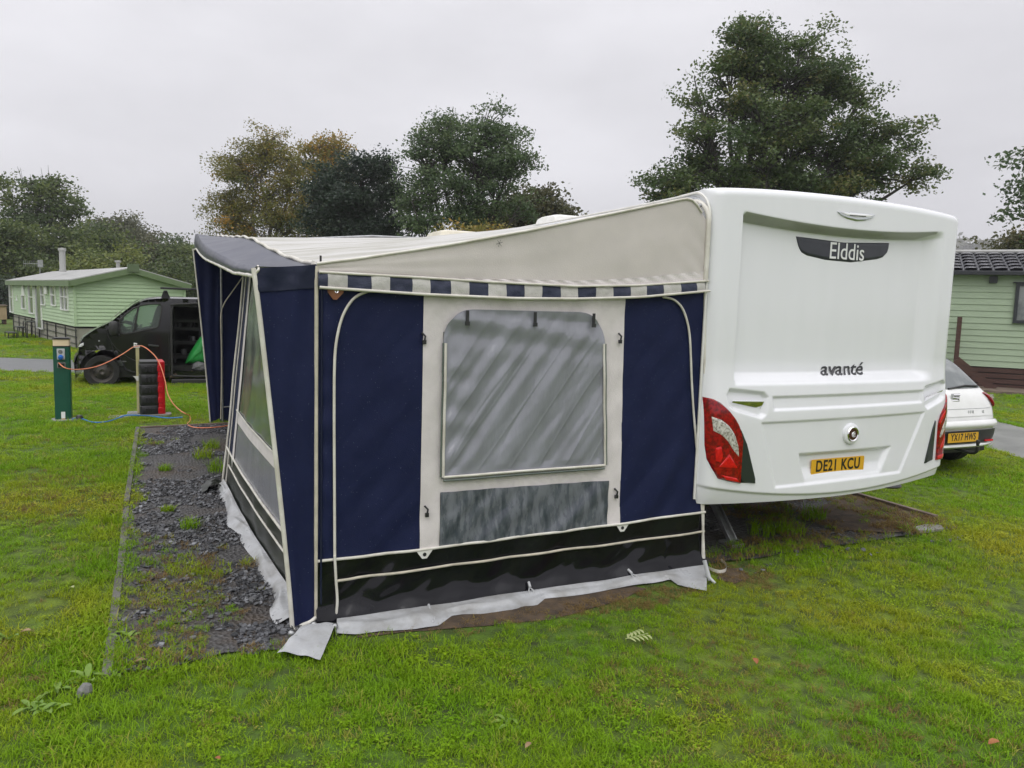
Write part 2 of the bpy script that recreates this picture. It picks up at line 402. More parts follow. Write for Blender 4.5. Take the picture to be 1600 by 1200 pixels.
def slate_material():
    m, t, b = _nodes('slate_bed'); v = _coord(t, 'world')
    vo = t.nodes.new('ShaderNodeTexVoronoi'); vo.inputs['Scale'].default_value = 38; t.links.new(v, vo.inputs['Vector'])
    sx = t.nodes.new('ShaderNodeSeparateXYZ'); t.links.new(vo.outputs['Color'], sx.inputs[0])
    x = t.nodes.new('ShaderNodeMix'); x.data_type = 'RGBA'; x.inputs[6].default_value = (.030,.028,.027,1); x.inputs[7].default_value = (.095,.092,.092,1)
    t.links.new(sx.outputs[0], x.inputs[0])
    n = t.nodes.new('ShaderNodeTexNoise'); n.inputs['Scale'].default_value = 1.6; n.inputs['Detail'].default_value = 7; n.inputs['Roughness'].default_value = .65
    t.links.new(v, n.inputs['Vector']); r = t.nodes.new('ShaderNodeMapRange'); r.inputs['From Min'].default_value = .47; r.inputs['From Max'].default_value = .62
    t.links.new(n.outputs['Fac'], r.inputs['Value'])
    y = t.nodes.new('ShaderNodeMix'); y.data_type = 'RGBA'; y.inputs[7].default_value = (.072,.055,.042,1); t.links.new(r.outputs[0], y.inputs[0]); t.links.new(x.outputs[2], y.inputs[6])
    t.links.new(y.outputs[2], b.inputs['Base Color']); b.inputs['Roughness'].default_value = .55
    bp = t.nodes.new('ShaderNodeBump'); bp.inputs['Strength'].default_value = .9; bp.inputs['Distance'].default_value = .02
    t.links.new(vo.outputs['Distance'], bp.inputs['Height']); t.links.new(bp.outputs[0], b.inputs['Normal'])
    return m
M['slate_bed'] = slate_material()
def pad_grid(u, v):
    x = PAD[0]+(PAD[1]-PAD[0])*u; yf = PAD[2]+.07*nz(x*3.1, 5)+.03 if x < -2.56 else .02+.04*nz(x*3, 1); y = yf+(PAD[3]-yf)*v
    return (x, y, .006+.012*(.5+.5*nz(x*1.7, y*1.7)))
struct(MB().grid(pad_grid, 60, 66).build('gravel_pad', M['slate_bed'], smooth=True))

def asphalt():
    m = mat('wet_asphalt', (.085, .087, .092), .35, (.13, .132, .138), 3.5, rvar=.15, bump=.5, bscale=70, space='world', spec=.6); return m
M['asphalt'] = asphalt()
M['path'] = mat('wet_concrete_path', (.15, .15, .145), .4, (.22, .22, .21), 1.8, rvar=.12, bump=.4, bscale=50, space='world', spec=.6)
def ribbon(name, pts, w, z, material):
    mb = MB(); pts = smooth_path([(p[0], p[1], 0) for p in pts], 8); vs = []; n = len(pts)
    for i, p in enumerate(pts):
        d = pts[min(i+1, n-1)]-pts[max(i-1, 0)]; d = d/np.linalg.norm(d); s = np.array([-d[1], d[0], 0])*w/2
        j = .05*nz(i*.7, 3.3)
        vs += [p+s*(1+j)+np.array([0,0,z]), p-s*(1-j)+np.array([0,0,z])]
    mb.add(vs, [(2*i, 2*i+1, 2*i+3, 2*i+2) for i in range(n-1)]); return struct(mb.build(name, material))
road_a = [(-60, 34), (-25, 24.0), (-12, 19.4), (-6.1, 16.5), (0, 13.9), (6, 13.2), (14, 16.5)]
ribbon('road', road_a, 2.9, .004, M['asphalt'])
ribbon('path', [(5.2, -2.6), (6.9, .6), (7.55, 2.0), (8.45, 3.9), (10.2, 7.6), (11.5, 11.5), (12.5, 16)], 1.75, .008, M['path'])

# ------------------------------------------------------------------ grass (blades in tufts, set out over the lawn)
def blade_material(name, a, b2, dry, dead=None):
    m, t, b = _nodes(name); v = _coord(t, 'world')
    def noise(sc, lo, hi, det=4):
        n = t.nodes.new('ShaderNodeTexNoise'); n.inputs['Scale'].default_value = sc; n.inputs['Detail'].default_value = det
        t.links.new(v, n.inputs['Vector']); r = t.nodes.new('ShaderNodeMapRange'); r.inputs['From Min'].default_value = lo; r.inputs['From Max'].default_value = hi
        t.links.new(n.outputs['Fac'], r.inputs['Value']); return r.outputs[0]
    def mix(f, p, q):
        x = t.nodes.new('ShaderNodeMix'); x.data_type = 'RGBA'; t.links.new(f, x.inputs[0])
        for s_, c in ((6, p), (7, q)):
            if isinstance(c, tuple): x.inputs[s_].default_value = (*c, 1)
            else: t.links.new(c, x.inputs[s_])
        return x.outputs[2]
    c = mix(noise(1.1, .36, .62), a, b2)
    c = mix(noise(.55, .50, .70, 5), c, dry)
    oi = t.nodes.new('ShaderNodeObjectInfo')
    rr = t.nodes.new('ShaderNodeMapRange'); rr.inputs['From Min'].default_value = .90; rr.inputs['From Max'].default_value = 1.0
    t.links.new(oi.outputs['Random'], rr.inputs['Value']); c = mix(rr.outputs[0], c, (.36, .33, .07))
    nn = noise(55, .3, .75, 2); hv = t.nodes.new('ShaderNodeHueSaturation'); t.links.new(c, hv.inputs['Color'])
    r2 = t.nodes.new('ShaderNodeMapRange'); r2.inputs['To Min'].default_value = .78; r2.inputs['To Max'].default_value = 1.32; t.links.new(nn, r2.inputs['Value']); t.links.new(r2.outputs[0], hv.inputs['Value'])
    t.links.new(hv.outputs[0], b.inputs['Base Color']); b.inputs['Roughness'].default_value = .55; b.inputs['Specular IOR Level'].default_value = .15
    out = t.nodes['Material Output']; tr = t.nodes.new('ShaderNodeBsdfTranslucent'); ms = t.nodes.new('ShaderNodeMixShader'); ms.inputs[0].default_value = .35
    t.links.new(hv.outputs[0], tr.inputs[0]); t.links.new(b.outputs[0], ms.inputs[1]); t.links.new(tr.outputs[0], ms.inputs[2]); t.links.new(ms.outputs[0], out.inputs[0])
    return m
M['blade'] = blade_material('grass_blades', (.172, .335, .010), (.245, .375, .012), (.36, .37, .022))
M['blade_dead'] = blade_material('dry_grass_blades', (.23, .15, .055), (.28, .20, .075), (.20, .13, .05))
def blade_clump(n, rad, h, wid, lean, r, name, material, leafy=0):
    vs = []; fs = []
    for i in range(n):
        a = r.uniform(0, 2*math.pi); q = rad*math.sqrt(r.uniform(0, 1)); bx, by = q*math.cos(a), q*math.sin(a)
        hh = h*r.uniform(.45, 1.15); t = r.uniform(0, 2*math.pi); ln = lean*r.uniform(.2, 1.3)*hh; w = wid*r.uniform(.7, 1.3)
        sx, sy = -math.sin(t)*w/2, math.cos(t)*w/2; dx, dy = math.cos(t)*ln, math.sin(t)*ln; o = len(vs)
        for k, (f, ww) in enumerate(((0, 1), (.4, .9), (.75, .6))):
            x = bx+dx*f*f; y = by+dy*f*f; z = hh*f*(1-.18*f*lean)
            vs += [(x-sx*ww, y-sy*ww, z), (x+sx*ww, y+sy*ww, z)]
        vs.append((bx+dx, by+dy, hh*(1-.25*lean)))
        fs += [(o, o+1, o+3, o+2), (o+2, o+3, o+5, o+4), (o+4, o+5, o+6)]
    for i in range(leafy):     # small clover / daisy leaves
        a = r.uniform(0, 2*math.pi); q = rad*math.sqrt(r.uniform(0, 1)); x, y, z = q*math.cos(a), q*math.sin(a), r.uniform(.3, .8)*h
        s_ = r.uniform(.004, .009); t = r.uniform(0, 6.28); o = len(vs); tl = r.uniform(-.4, .4)
        for k in range(6):
            e = t+k*math.pi/3; vs.append((x+s_*math.cos(e), y+s_*1.3*math.sin(e), z+tl*s_*math.cos(e)))
        fs.append(tuple(range(o, o+6)))
    me = bpy.data.meshes.new(name); me.from_pydata(vs, [], fs); me.materials.append(material)
    me.polygons.foreach_set('use_smooth', [True]*len(me.polygons))
    return bpy.data.objects.new(name, me)
def scatter(name, co, rot, scl, idx, protos, base_mat):
    """one object: its points carry instances of the prototype tufts"""
    cl = bpy.data.collections.new(name+'_kinds')
    for p in protos: cl.objects.link(p)
    me = bpy.data.meshes.new(name); n = len(co); me.vertices.add(n); me.vertices.foreach_set('co', np.asarray(co, np.float32).ravel())
    for nm, ty, dat, key in (('rot', 'FLOAT_VECTOR', rot, 'vector'), ('scl', 'FLOAT_VECTOR', scl, 'vector'), ('idx', 'INT', idx, 'value')):
        a = me.attributes.new(nm, ty, 'POINT'); a.data.foreach_set(key, np.asarray(dat, np.int32 if ty == 'INT' else np.float32).ravel())
    me.materials.append(base_mat)
    o = bpy.data.objects.new(name, me); COL.objects.link(o)
    g = bpy.data.node_groups.new(name+'_scatter', 'GeometryNodeTree')
    g.interface.new_socket('Geometry', in_out='INPUT', socket_type='NodeSocketGeometry'); g.interface.new_socket('Geometry', in_out='OUTPUT', socket_type='NodeSocketGeometry')
    gi = g.nodes.new('NodeGroupInput'); go = g.nodes.new('NodeGroupOutput')
    ci = g.nodes.new('GeometryNodeCollectionInfo'); ci.inputs['Collection'].default_value = cl; ci.inputs['Separate Children'].default_value = True; ci.inputs['Reset Children'].default_value = True
    ip = g.nodes.new('GeometryNodeInstanceOnPoints'); ip.inputs['Pick Instance'].default_value = True
    def na(nm, ty):
        k = g.nodes.new('GeometryNodeInputNamedAttribute'); k.data_type = ty; k.inputs['Name'].default_value = nm; return k.outputs['Attribute']
    g.links.new(gi.outputs[0], ip.inputs['Points']); g.links.new(ci.outputs[0], ip.inputs['Instance'])
    g.links.new(na('idx', 'INT'), ip.inputs['Instance Index'])
    er = g.nodes.new('FunctionNodeEulerToRotation'); g.links.new(na('rot', 'FLOAT_VECTOR'), er.inputs[0]); g.links.new(er.outputs[0], ip.inputs['Rotation'])
    g.links.new(na('scl', 'FLOAT_VECTOR'), ip.inputs['Scale']); g.links.new(ip.outputs[0], go.inputs[0])
    md = o.modifiers.new('scatter', 'NODES'); md.node_group = g
    return o
def vnoise(x, y, sc, seed=0):      # cheap smooth value noise, vectorised
    x = x*sc+seed*17.3; y = y*sc-seed*9.1; xi = np.floor(x).astype(int); yi = np.floor(y).astype(int); fx = x-xi; fy = y-yi
    fx = fx*fx*(3-2*fx); fy = fy*fy*(3-2*fy)
    def h(a, b): return np.modf(np.abs(np.sin(a*127.1+b*311.7+seed*74.7)*43758.5453))[0]
    return (h(xi, yi)*(1-fx)+h(xi+1, yi)*fx)*(1-fy)+(h(xi, yi+1)*(1-fx)+h(xi+1, yi+1)*fx)*fy
def ring(r0, r1, dens):
    a0, a1 = YAW-R_(64), YAW+R_(64); n = int(dens*(r1*r1-r0*r0)*(a1-a0)/2)
    r = np.sqrt(rng.uniform(r0*r0, r1*r1, n)); a = rng.uniform(a0, a1, n)
    return CAM[0]+r*np.sin(a), CAM[1]+r*np.cos(a), r
def dist_poly(x, y, pts):
    best = np.full(x.shape, 1e9)
    for (ax, ay), (bx, by) in zip(pts[:-1], pts[1:]):
        dx, dy = bx-ax, by-ay; t = np.clip(((x-ax)*dx+(y-ay)*dy)/(dx*dx+dy*dy), 0, 1)
        best = np.minimum(best, np.hypot(x-ax-t*dx, y-ay-t*dy))
    return best
px_ = []; py_ = []; pr_ = []
for r0, r1, dn in ((0.3, 2.0, 420), (2.0, 5.0, 640), (5.0, 9.0, 340), (9.0, 17.0, 210), (17.0, 34.0, 62)):
    x, y, r = ring(r0, r1, dn); px_.append(x); py_.append(y); pr_.append(r)
gx, gy, gr = np.concatenate(px_), np.concatenate(py_), np.concatenate(pr_)
inpad = (gx > PAD[0]+.02) & (gx < PAD[1]) & (gy > np.where(gx < -2.56, PAD[2], .0)) & (gy < PAD[3]-.02)
pn = vnoise(gx, gy, 2.3, 1)*.6+vnoise(gx, gy, 7, 2)*.4
edge_y = np.clip((gy-PAD[2])/2.8, 0, 1)
open_pad = inpad & (gx < -2.72)
fringe = inpad & (gx > .1) & (gy < 1.3)
ok = (~inpad & (~((gy > -.16) & (gy < .1) & (gx > -2.6) & (gx < 0)))) | (open_pad & (pn > .33+.34*edge_y-.12*np.exp(-((gx+3.6)/.25)**2)+.20*np.clip((gx+3.35)/.45, 0, 1)) & (gx < -2.82+.15*pn)) | (open_pad & (pn > .25+1.6*np.clip(gy-PAD[2], 0, 1))) | (fringe & (pn > .30+np.where(gx > 1.0, .12, .62)*np.clip((gy+.24)/1.1, 0, 1)))
skx = np.clip((gx+2.6)/2.6, 0, 1)
deadz = (gy > -.52+.22*pn) & (gy < -.02) & (gx > -2.15) & (gx < -.3)           # dead strip along the skirt
deadz |= (np.hypot((gx-.2)*1.2, gy+.22) < .26)
ok &= ~((gy > -.20) & (gy < 0) & (gx > -2.55) & (gx < -.25))
ok &= dist_poly(gx, gy, road_a) > 1.42
ok &= dist_poly(gx, gy, [(5.2,-2.6),(6.9,.6),(7.55,2.0),(8.45,3.9),(10.2,7.6),(11.5,11.5),(12.5,16)]) > .85
bare = (vnoise(gx, gy, 1.9, 5) > .83) & (rng.uniform(0, 1, len(gx)) < .7)
ok &= ~bare
ok &= ~(np.hypot(gx+4.53, gy-7.78) < .16)
gx, gy, gr, pn, deadz, open_pad, fringe = (q[ok] for q in (gx, gy, gr, pn, deadz, open_pad, fringe))
n = len(gx)
sc = (.62+.75*vnoise(gx, gy, 1.3, 3))*rng.uniform(.75, 1.25, n)*np.where(gr < 5, .66, np.where(gr < 9, .80, np.where(gr < 17, 1.15, 1.6)))
longg = (gx > -3.80) & (gx < -3.57) & (gy < 6.6)
longg |= (gx > -3.6) & (gx < -2.75) & (np.abs(gy-PAD[2]-.02) < .13)
sc *= np.where(longg, 1.35, 1.0); sc *= np.where(open_pad & (gx > -3.55), .86, 1.0)
hz = np.where(gr > 9, .80, 1.0)*np.where(deadz, .95, 1.0)
rr_ = random.Random(5)
kinds = [blade_clump(26, .055, .052, .0042, .9, rr_, 'tuft_kind', M['blade']), blade_clump(22, .055, .044, .0050, 1.2, rr_, 'tuft_kind', M['blade']),
         blade_clump(20, .06, .060, .0040, .8, rr_, 'tuft_kind', M['blade']), blade_clump(12, .06, .036, .0045, 1.2, rr_, 'tuft_kind', M['blade'], 11),
         blade_clump(24, .06, .045, .0038, 1.3, rr_, 'tuft_kind', M['blade_dead'])]
idx = rng.integers(0, 3, n); clov = (vnoise(gx, gy, 1.7, 8) > .62) & (rng.uniform(0, 1, n) < .33); idx[clov] = 3
dry = deadz | (open_pad & (gx > -3.5) & (rng.uniform(0, 1, n) < .42)) | (fringe & (rng.uniform(0, 1, n) < np.where(gx > 1.0, .75, .3))) | ((vnoise(gx, gy, .9, 9) > .72) & (rng.uniform(0, 1, n) < .22) & (gr < 9)) | (rng.uniform(0, 1, n) < .014)
idx[dry] = 4
# tuft meshes sort by name in the collection: names are given the suffixes of their order
rot = np.stack([rng.uniform(-.15, .15, n), rng.uniform(-.15, .15, n), rng.uniform(0, 6.283, n)], 1)
scl = np.stack([sc, sc, sc*hz], 1)
zz = np.where(open_pad, .020, np.where(fringe, .022, .0))
stuff(scatter('grass', np.stack([gx, gy, zz], 1), rot, scl, idx, kinds, M['blade']))

# slate chips on the hardstanding
def chip(r, name):
    k = r.choice((4, 5, 5, 6)); pts = []
    for i in range(k):
        a = 2*math.pi*(i+r.uniform(-.3, .3))/k; pts.append((math.cos(a)*r.uniform(.6, 1), math.sin(a)*r.uniform(.45, .8)))
    h = r.uniform(.12, .3); vs = [(x, y, 0) for x, y in pts]+[(x*.9, y*.9, h+r.uniform(-.05, .05)) for x, y in pts]
    fs = [tuple(range(k))[::-1], tuple(range(k, 2*k))]+[(i, (i+1) % k, k+(i+1) % k, k+i) for i in range(k)]
    me = bpy.data.meshes.new(name); me.from_pydata(vs, [], fs); me.materials.append(M['slate']); return bpy.data.objects.new(name, me)
m_, t_, b_ = _nodes('slate_chip'); oi = t_.nodes.new('ShaderNodeObjectInfo'); rp = t_.nodes.new('ShaderNodeValToRGB')
rp.color_ramp.elements[0].color = (.030, .031, .034, 1); rp.color_ramp.elements[1].color = (.20, .205, .22, 1); e = rp.color_ramp.elements.new(.75); e.color = (.085, .087, .095, 1)
t_.links.new(oi.outputs['Random'], rp.inputs[0]); t_.links.new(rp.outputs[0], b_.inputs['Base Color']); b_.inputs['Roughness'].default_value = .32; M['slate'] = m_
nC = 32000
cx = np.where(rng.uniform(0, 1, nC) < .86, rng.uniform(-3.58, -2.55, nC), rng.uniform(.1, 2.68, nC)); cy = PAD[2]+(PAD[3]-PAD[2])*rng.uniform(0, 1, nC)**1.25
cd = vnoise(cx, cy, 1.5, 21)*.55+vnoise(cx, cy, 5, 22)*.45
keep = (cd > .40+.20*np.clip(.9-(cy-PAD[2]), 0, .9)+.10*np.exp(-((cx+2.75)/.2)**2)) & ((cx < 0) | (cy < 3.5)); vegn = vnoise(cx, cy, 2.3, 1)*.6+vnoise(cx, cy, 7, 2)*.4; vegt = .33+.34*np.clip((cy-PAD[2])/2.8, 0, 1)-.12*np.exp(-((cx+3.6)/.25)**2)+.20*np.clip((cx+3.35)/.45, 0, 1)
keep &= (vegn < vegt+.03) | (rng.uniform(0, 1, nC) < .22)
cx, cy = cx[keep], cy[keep]; k = len(cx)
cs = .005+.024*rng.uniform(0, 1, k)**3
stuff(scatter('slate_chips', np.stack([cx, cy, .012+.012*rng.uniform(0, 1, k)], 1), np.stack([rng.normal(0, .3, k), rng.normal(0, .3, k), rng.uniform(0, 6.28, k)], 1),
      np.stack([cs, cs, cs], 1), rng.integers(0, 6, k), [chip(rr_, 'chip_kind') for _ in range(6)], M['slate']))
# ------------------------------------------------------------------ touring caravan
CX0, CX1, CZ0, CZ1 = -.10, 2.30, .47, 2.575
caravan = empty('touring_caravan', (0, 0, 0), 0, 'white touring caravan seen from its rear with the blue awning on its left side', 'caravan')
def lerp_pts(x, pts):
    for (a, b), (c, d) in zip(pts[:-1], pts[1:]):
        if x <= c: return b+(d-b)*max(0, min(1, (x-a)/(c-a)))
    return pts[-1][1]
def inpoly_soft(x, z, poly, w):      # 1 inside a convex polygon (given clockwise or not), soft over w
    s = 1.0; n = len(poly); cx_ = sum(p[0] for p in poly)/n; cz_ = sum(p[1] for p in poly)/n
    for i in range(n):
        (ax, az), (bx, bz) = poly[i], poly[(i+1) % n]; nx, nzv = bz-az, ax-bx; l = math.hypot(nx, nzv); nx /= l; nzv /= l
        if (cx_-ax)*nx+(cz_-az)*nzv < 0: nx, nzv = -nx, -nzv
        s = min(s, sst(-w/2, w/2, (x-ax)*nx+(z-az)*nzv))
    return s
H_L = [(.068, 1.205), (.085, 1.240), (.35, 1.213), (.378, 1.185), (.362, 1.075), (.335, 1.052), (.115, 1.112), (.085, 1.135)]
H_R = [(1.953, 1.19), (1.975, 1.222), (2.20, 1.262), (2.228, 1.24), (2.21, 1.145), (2.18, 1.12), (2.0, 1.062), (1.972, 1.08)]
GRV = [(.43, 1.185), (1.935, 1.195), (1.92, 1.112), (.44, 1.100)]
TRP = [(.34, 1.012), (1.955, 1.03), (1.72, .585), (.49, .562)]
PLR = [(.70, .775), (1.585, .778), (1.50, .60), (.76, .57)]
def zt_low(x): return 2.297+.045*((x-1.1)/.95)**2
def zt_up(x): return 2.352+.055*((x-1.1)/.95)**2
def rearY(x, z):
    cx = (CX0+CX1)/2; q = (x-cx)/1.2
    y = -.055-.065*(1-q*q)
    y -= .035*sst(1.45, 1.0, z)                          # lower part stands out a little
    # moulded recess of the upper panel
    s = sst(.112, .140, x)*(1-sst(1.90, 2.075, x))*sst(1.262, 1.352, z)*(1-sst(zt_low(x), zt_up(x), z))
    y += .085*s
    y += .030*inpoly_soft(x, z, H_L, .028)+.030*inpoly_soft(x, z, H_R, .028)
    y += .016*inpoly_soft(x, z, GRV, .020)
    y += .012*inpoly_soft(x, z, TRP, .022)
    pr = inpoly_soft(x, z, PLR, .03); y += .034*pr*(1-.85*sst(.69, .575, z)*1.0)
    # bumper crease and tuck under
    zc = .482+.115*q*q
    y -= .016*(sst(zc+.045, zc+.012, z)*sst(zc-.03, zc+.0, z))*0
    y += .020*sst(zc+.011, zc-.011, z)
    y += .028*max(0, (zc-z)/.10)**1.5
    # rounded outer edges
    for d, r in ((x-CX0, .10), (CX1-x, .10), (top_z(x)-z, .055)):
        if d < r: d = max(d, 0); y += r-math.sqrt(max(0, r*r-(r-d)**2))
    return y
def top_z(x): return CZ1-.03*abs((x-1.1)/1.2)**3-.012*max(0, x-1.1)
def bot_z(x):
    q = (x-1.1)/1.2; return .452+.012*q*q+.060*max(0, q)**1.5
NXS = 280; NZS = 330
xs = [CX0+(CX1-CX0)*((i/NXS)) for i in range(NXS+1)]
xs = sorted(set([CX0+.0001]+[CX0+.1*(1-math.cos(i/14*math.pi/2)) for i in range(1, 14)]+[x for x in xs if CX0+.1 < x < CX1-.1]+[CX1-.1*(1-math.cos(i/14*math.pi/2)) for i in range(14, 0, -1)]+[CX1-.0001]))
mb = MB(); nx_ = len(xs)
def zrow(x, v): return bot_z(x)+(top_z(x)-.0005-bot_z(x))*v
vr = [j/NZS*.972 for j in range(NZS)]+[.972+.028*math.sin(k/10*math.pi/2) for k in range(0, 11)]
for v in vr:
    for x in xs:
        z = zrow(x, v); mb.v.append((x, rearY(x, z), z))
for j in range(len(vr)-1):
    for i in range(nx_-1):
        a = j*nx_+i; mb.f.append((a, a+1, a+nx_+1, a+nx_)); mb.m.append(0)
# the shell behind: sides, roof and underside run forward from the rear moulding
def lift(y): return lerp_pts(y, [(0, 0), (.3, -.012), (1, -.024), (3.5, -.035), (5.5, .005), (6.7, .075), (7.2, .10)])
rim = [(xs[0], zrow(xs[0], v)) for v in vr][::-1]+[(x, zrow(x, 0)) for x in xs[1:-1]]+[(xs[-1], zrow(xs[-1], v)) for v in vr]+[(x, zrow(x, 1)) for x in xs[1:-1]][::-1]
def shellp(p, y):
    x, z = p; up_ = lift(y)*sst(.5, 2.4, z)
    zt = top_z(x)
    if y > .3 and z > 2.40:      # roof corner rounds off ahead of the rear cap
        e = min(x-CX0, CX1-x); r = .09
        if e < r: z = min(z, zt-(r-math.sqrt(max(0, r*r-(r-e)**2))))
    return (x, y, z+up_)
secs = [None, .12, .3, .8, 1.6, 2.4, 3.2, 4.0, 4.8, 5.6, 6.1, 6.4, 6.7]; o0 = len(mb.v); nr = len(rim)
for sct in secs:
    for p in rim:
        if sct is None: mb.v.append((p[0], rearY(*p), p[1]))
        elif sct > 6.2:
            k = (sct-6.2)/.5; q = shellp(p, sct); mb.v.append((q[0], sct, .5+(q[2]-.5)*(1-.22*k*k)))
        else: mb.v.append(shellp(p, sct))
for j in range(len(secs)-1):
    for i in range(nr):
        i2 = (i+1) % nr; mb.f.append((o0+j*nr+i, o0+j*nr+i2, o0+(j+1)*nr+i2, o0+(j+1)*nr+i)); mb.m.append(0)
mb.f.append(tuple(o0+(len(secs)-1)*nr+i for i in range(nr))); mb.m.append(0)
body = mb.build('body', M['grp'], caravan, smooth=True, angle=55)

def on_rear(x, z, off): return (x, rearY(x, z)-off, z)
def patch(mb, poly, off, thick=.006, step=.012, inset=.0):
    """a plate of the outline poly lying on the rear moulding"""
    x0 = min(p[0] for p in poly); x1 = max(p[0] for p in poly)
    def span(x):
        zs = []
        for (ax, az), (bx, bz) in zip(poly, poly[1:]+poly[:1]):
            if (ax <= x < bx) or (bx <= x < ax): zs.append(az+(bz-az)*(x-ax)/(bx-ax))
        return (min(zs), max(zs)) if len(zs) >= 2 else None
    n = max(8, int((x1-x0)/step)); cols = []
    for i in range(n+1):
        x = x0+(x1-x0)*(.0005+.999*i/n); sp = span(x)
        if sp: cols.append((x, *sp))
    m = max(5, int(max(c[2]-c[1] for c in cols)/step))
    def f(u, v, o=off):
        c = cols[min(len(cols)-1, int(round(u*(len(cols)-1))))]; z = c[1]+(c[2]-c[1])*v
        e = min(u, 1-u, v, 1-v); return on_rear(c[0], z, o-(thick if e < 1e-6 else 0))
    mb.grid(f, len(cols)-1, m); return mb
def px_poly(pts, Y): return [(lambda p: (p[0], p[2]))(onY(x, y, Y)) for x, y in pts]
def scaleY(poly): return poly
# tail lamps
def lampset(side):
    if side < 0:
        red = px_poly([(1109.5,622),(1118,624),(1128,630),(1138,640),(1146,652),(1152,665),(1156,684),(1157,705),(1154,755),(1140,752.5),(1121,748),(1113,732),(1107,714)], -.10)
        clr = px_poly([(1116,652),(1127,656),(1138,665),(1146,678),(1151,695),(1152,713),(1144,703),(1137,690),(1128,680),(1116,673)], -.115)
        tri = px_poly([(1139,709),(1151,731),(1124,730)], -.12); bar = px_poly([(1118,700),(1126,697),(1128,715),(1124,722),(1118,720)], -.11); low = px_poly([(1126,742),(1150,747),(1153,753),(1135,750)], -.12)
        trim = px_poly([(1155,666),(1161,676),(1167,692),(1180,755),(1157,755),(1157.5,700)], -.125)
    else:
        red = px_poly([(1487.5,614),(1477,632),(1467,650),(1463.5,665),(1460,719),(1472,718),(1481.5,711),(1484,650)], -.10)
        clr = px_poly([(1484,640),(1478,650),(1469,672),(1466,682),(1468,684),(1476,670),(1484,656)], -.11)
        tri = px_poly([(1476,678),(1481,697),(1467,700)], -.11); bar = px_poly([(1471,648),(1478,640),(1476,650),(1468,664),(1466,660)], -.115); low = px_poly([(1463,712),(1478,708),(1478,714),(1464,718)], -.115)
        trim = px_poly([(1462,656),(1457,670),(1443,724),(1458,719),(1460,690)], -.115)
    o = patch(MB(), red, .016, .016).build('tail_lamp', M['red_lens'], caravan, smooth=True)
    patch(MB(), clr, .0205, .004).build('clear_lens', M['clear_lens'], o, smooth=True)
    for p in (tri, bar, low): patch(MB(), p, .0195, .003).build('reflector', M['red_bright'], o, smooth=True)
    patch(MB(), trim, .010, .010).build('lamp_trim', M['dark_trim'], caravan, smooth=True)
lampset(-1); lampset(1)
# grab handles in their recesses
for (xa, za, xb, zb, ta, tb) in ((.098, 1.168, .350, 1.160, .012, .052), (1.972, 1.150, 2.19, 1.195, .052, .012)):
    mb = MB()
    def hf(u, v):
        x = xa+(xb-xa)*u; zc = za+(zb-za)*u; t = ta+(tb-ta)*u
        return (x, rearY(x, zc)-.034+t*.55*v, zc-t*v)
    mb.grid(hf, 14, 4)
    mb.tube([(xa, rearY(xa, za)-.030, za), ((xa+xb)/2, rearY((xa+xb)/2, (za+zb)/2)-.034, (za+zb)/2), (xb, rearY(xb, zb)-.030, zb)], .004, 8)
    mb.build('grab_handle', M['chrome'], caravan, smooth=True)
# grey tint and underside shade of the recess's top lip, painted as a strip
mb = MB()
def lipf(u, v):
    x = .136+(1.975-.136)*u; a, b = zt_low(x)+.006, zt_up(x)-.004; w = (1-sst(1.80, 1.975, x)*.65); z = b+(a-b)*v*w; return on_rear(x, z, .0025)
mb.grid(lipf, 90, 8).build('lip_shade_strip', M['grey_lip_shade'], caravan, smooth=True)
# name plate, model lettering
bp_ = [(.585, 2.262), (1.02, 2.228), (1.462, 2.262), (1.43, 2.165), (1.40, 2.128), (1.33, 2.108), (1.02, 2.085), (.71, 2.100), (.645, 2.118), (.618, 2.155)]
bp_ = px_poly([(1246,369),(1320,379),(1392,379.5),(1387,396),(1381,402),(1372,405),(1330,410),(1290,406),(1262,399),(1254,394),(1250,386)], -.04)
nb = patch(MB(), bp_, .007, .007).build('name_badge', M['badge'], caravan, smooth=True)
def onrear_text(cx, cz, off, slope=0.0): return lambda x, y, z: (cx+x, rearY(cx+x, cz+y+slope*x)-off-z, cz+y+slope*x)
cE = onY(1323, 394.5, -.04)
lettering('badge_lettering', 'Elddis', .165, onrear_text(cE[0], cE[2], .0095), M['letter_w'], nb, bold=.0004, width=.335, extrude=.0006)
cA = onY(1313, 576.5, -.035)
lettering('model_lettering', 'avant\u00e9', .130, onrear_text(cA[0], cA[2], .004), M['letter_d'], caravan, bold=.0016, width=.435, shear=.28, extrude=.0006)
# high level brake lamp
bl = px_poly([(1308,330.5),(1340,333),(1367,335.5),(1362,341),(1352,345),(1338,346),(1323,342),(1314,337)], -.12)
b0 = patch(MB(), bl, .010, .010).build('brake_lamp', M['alu'], caravan, smooth=True)
bl2 = px_poly([(1313,332.2),(1340,334.5),(1364,336.8),(1357,339.5),(1338,340),(1322,337)], -.12)
patch(MB(), bl2, .0135, .003).build('lamp_lens', M['letter_w'], b0, smooth=True)
mb = MB()
for k in range(14):
    p = onY(1327+k*1.8, 336.6+k*.135, -.125); mb.box((p[0]-.003, p[1]-.012, p[2]-.003), (p[0]+.003, p[1]-.006, p[2]+.003))
mb.build('lamp_dot', M['letter_d'], b0)
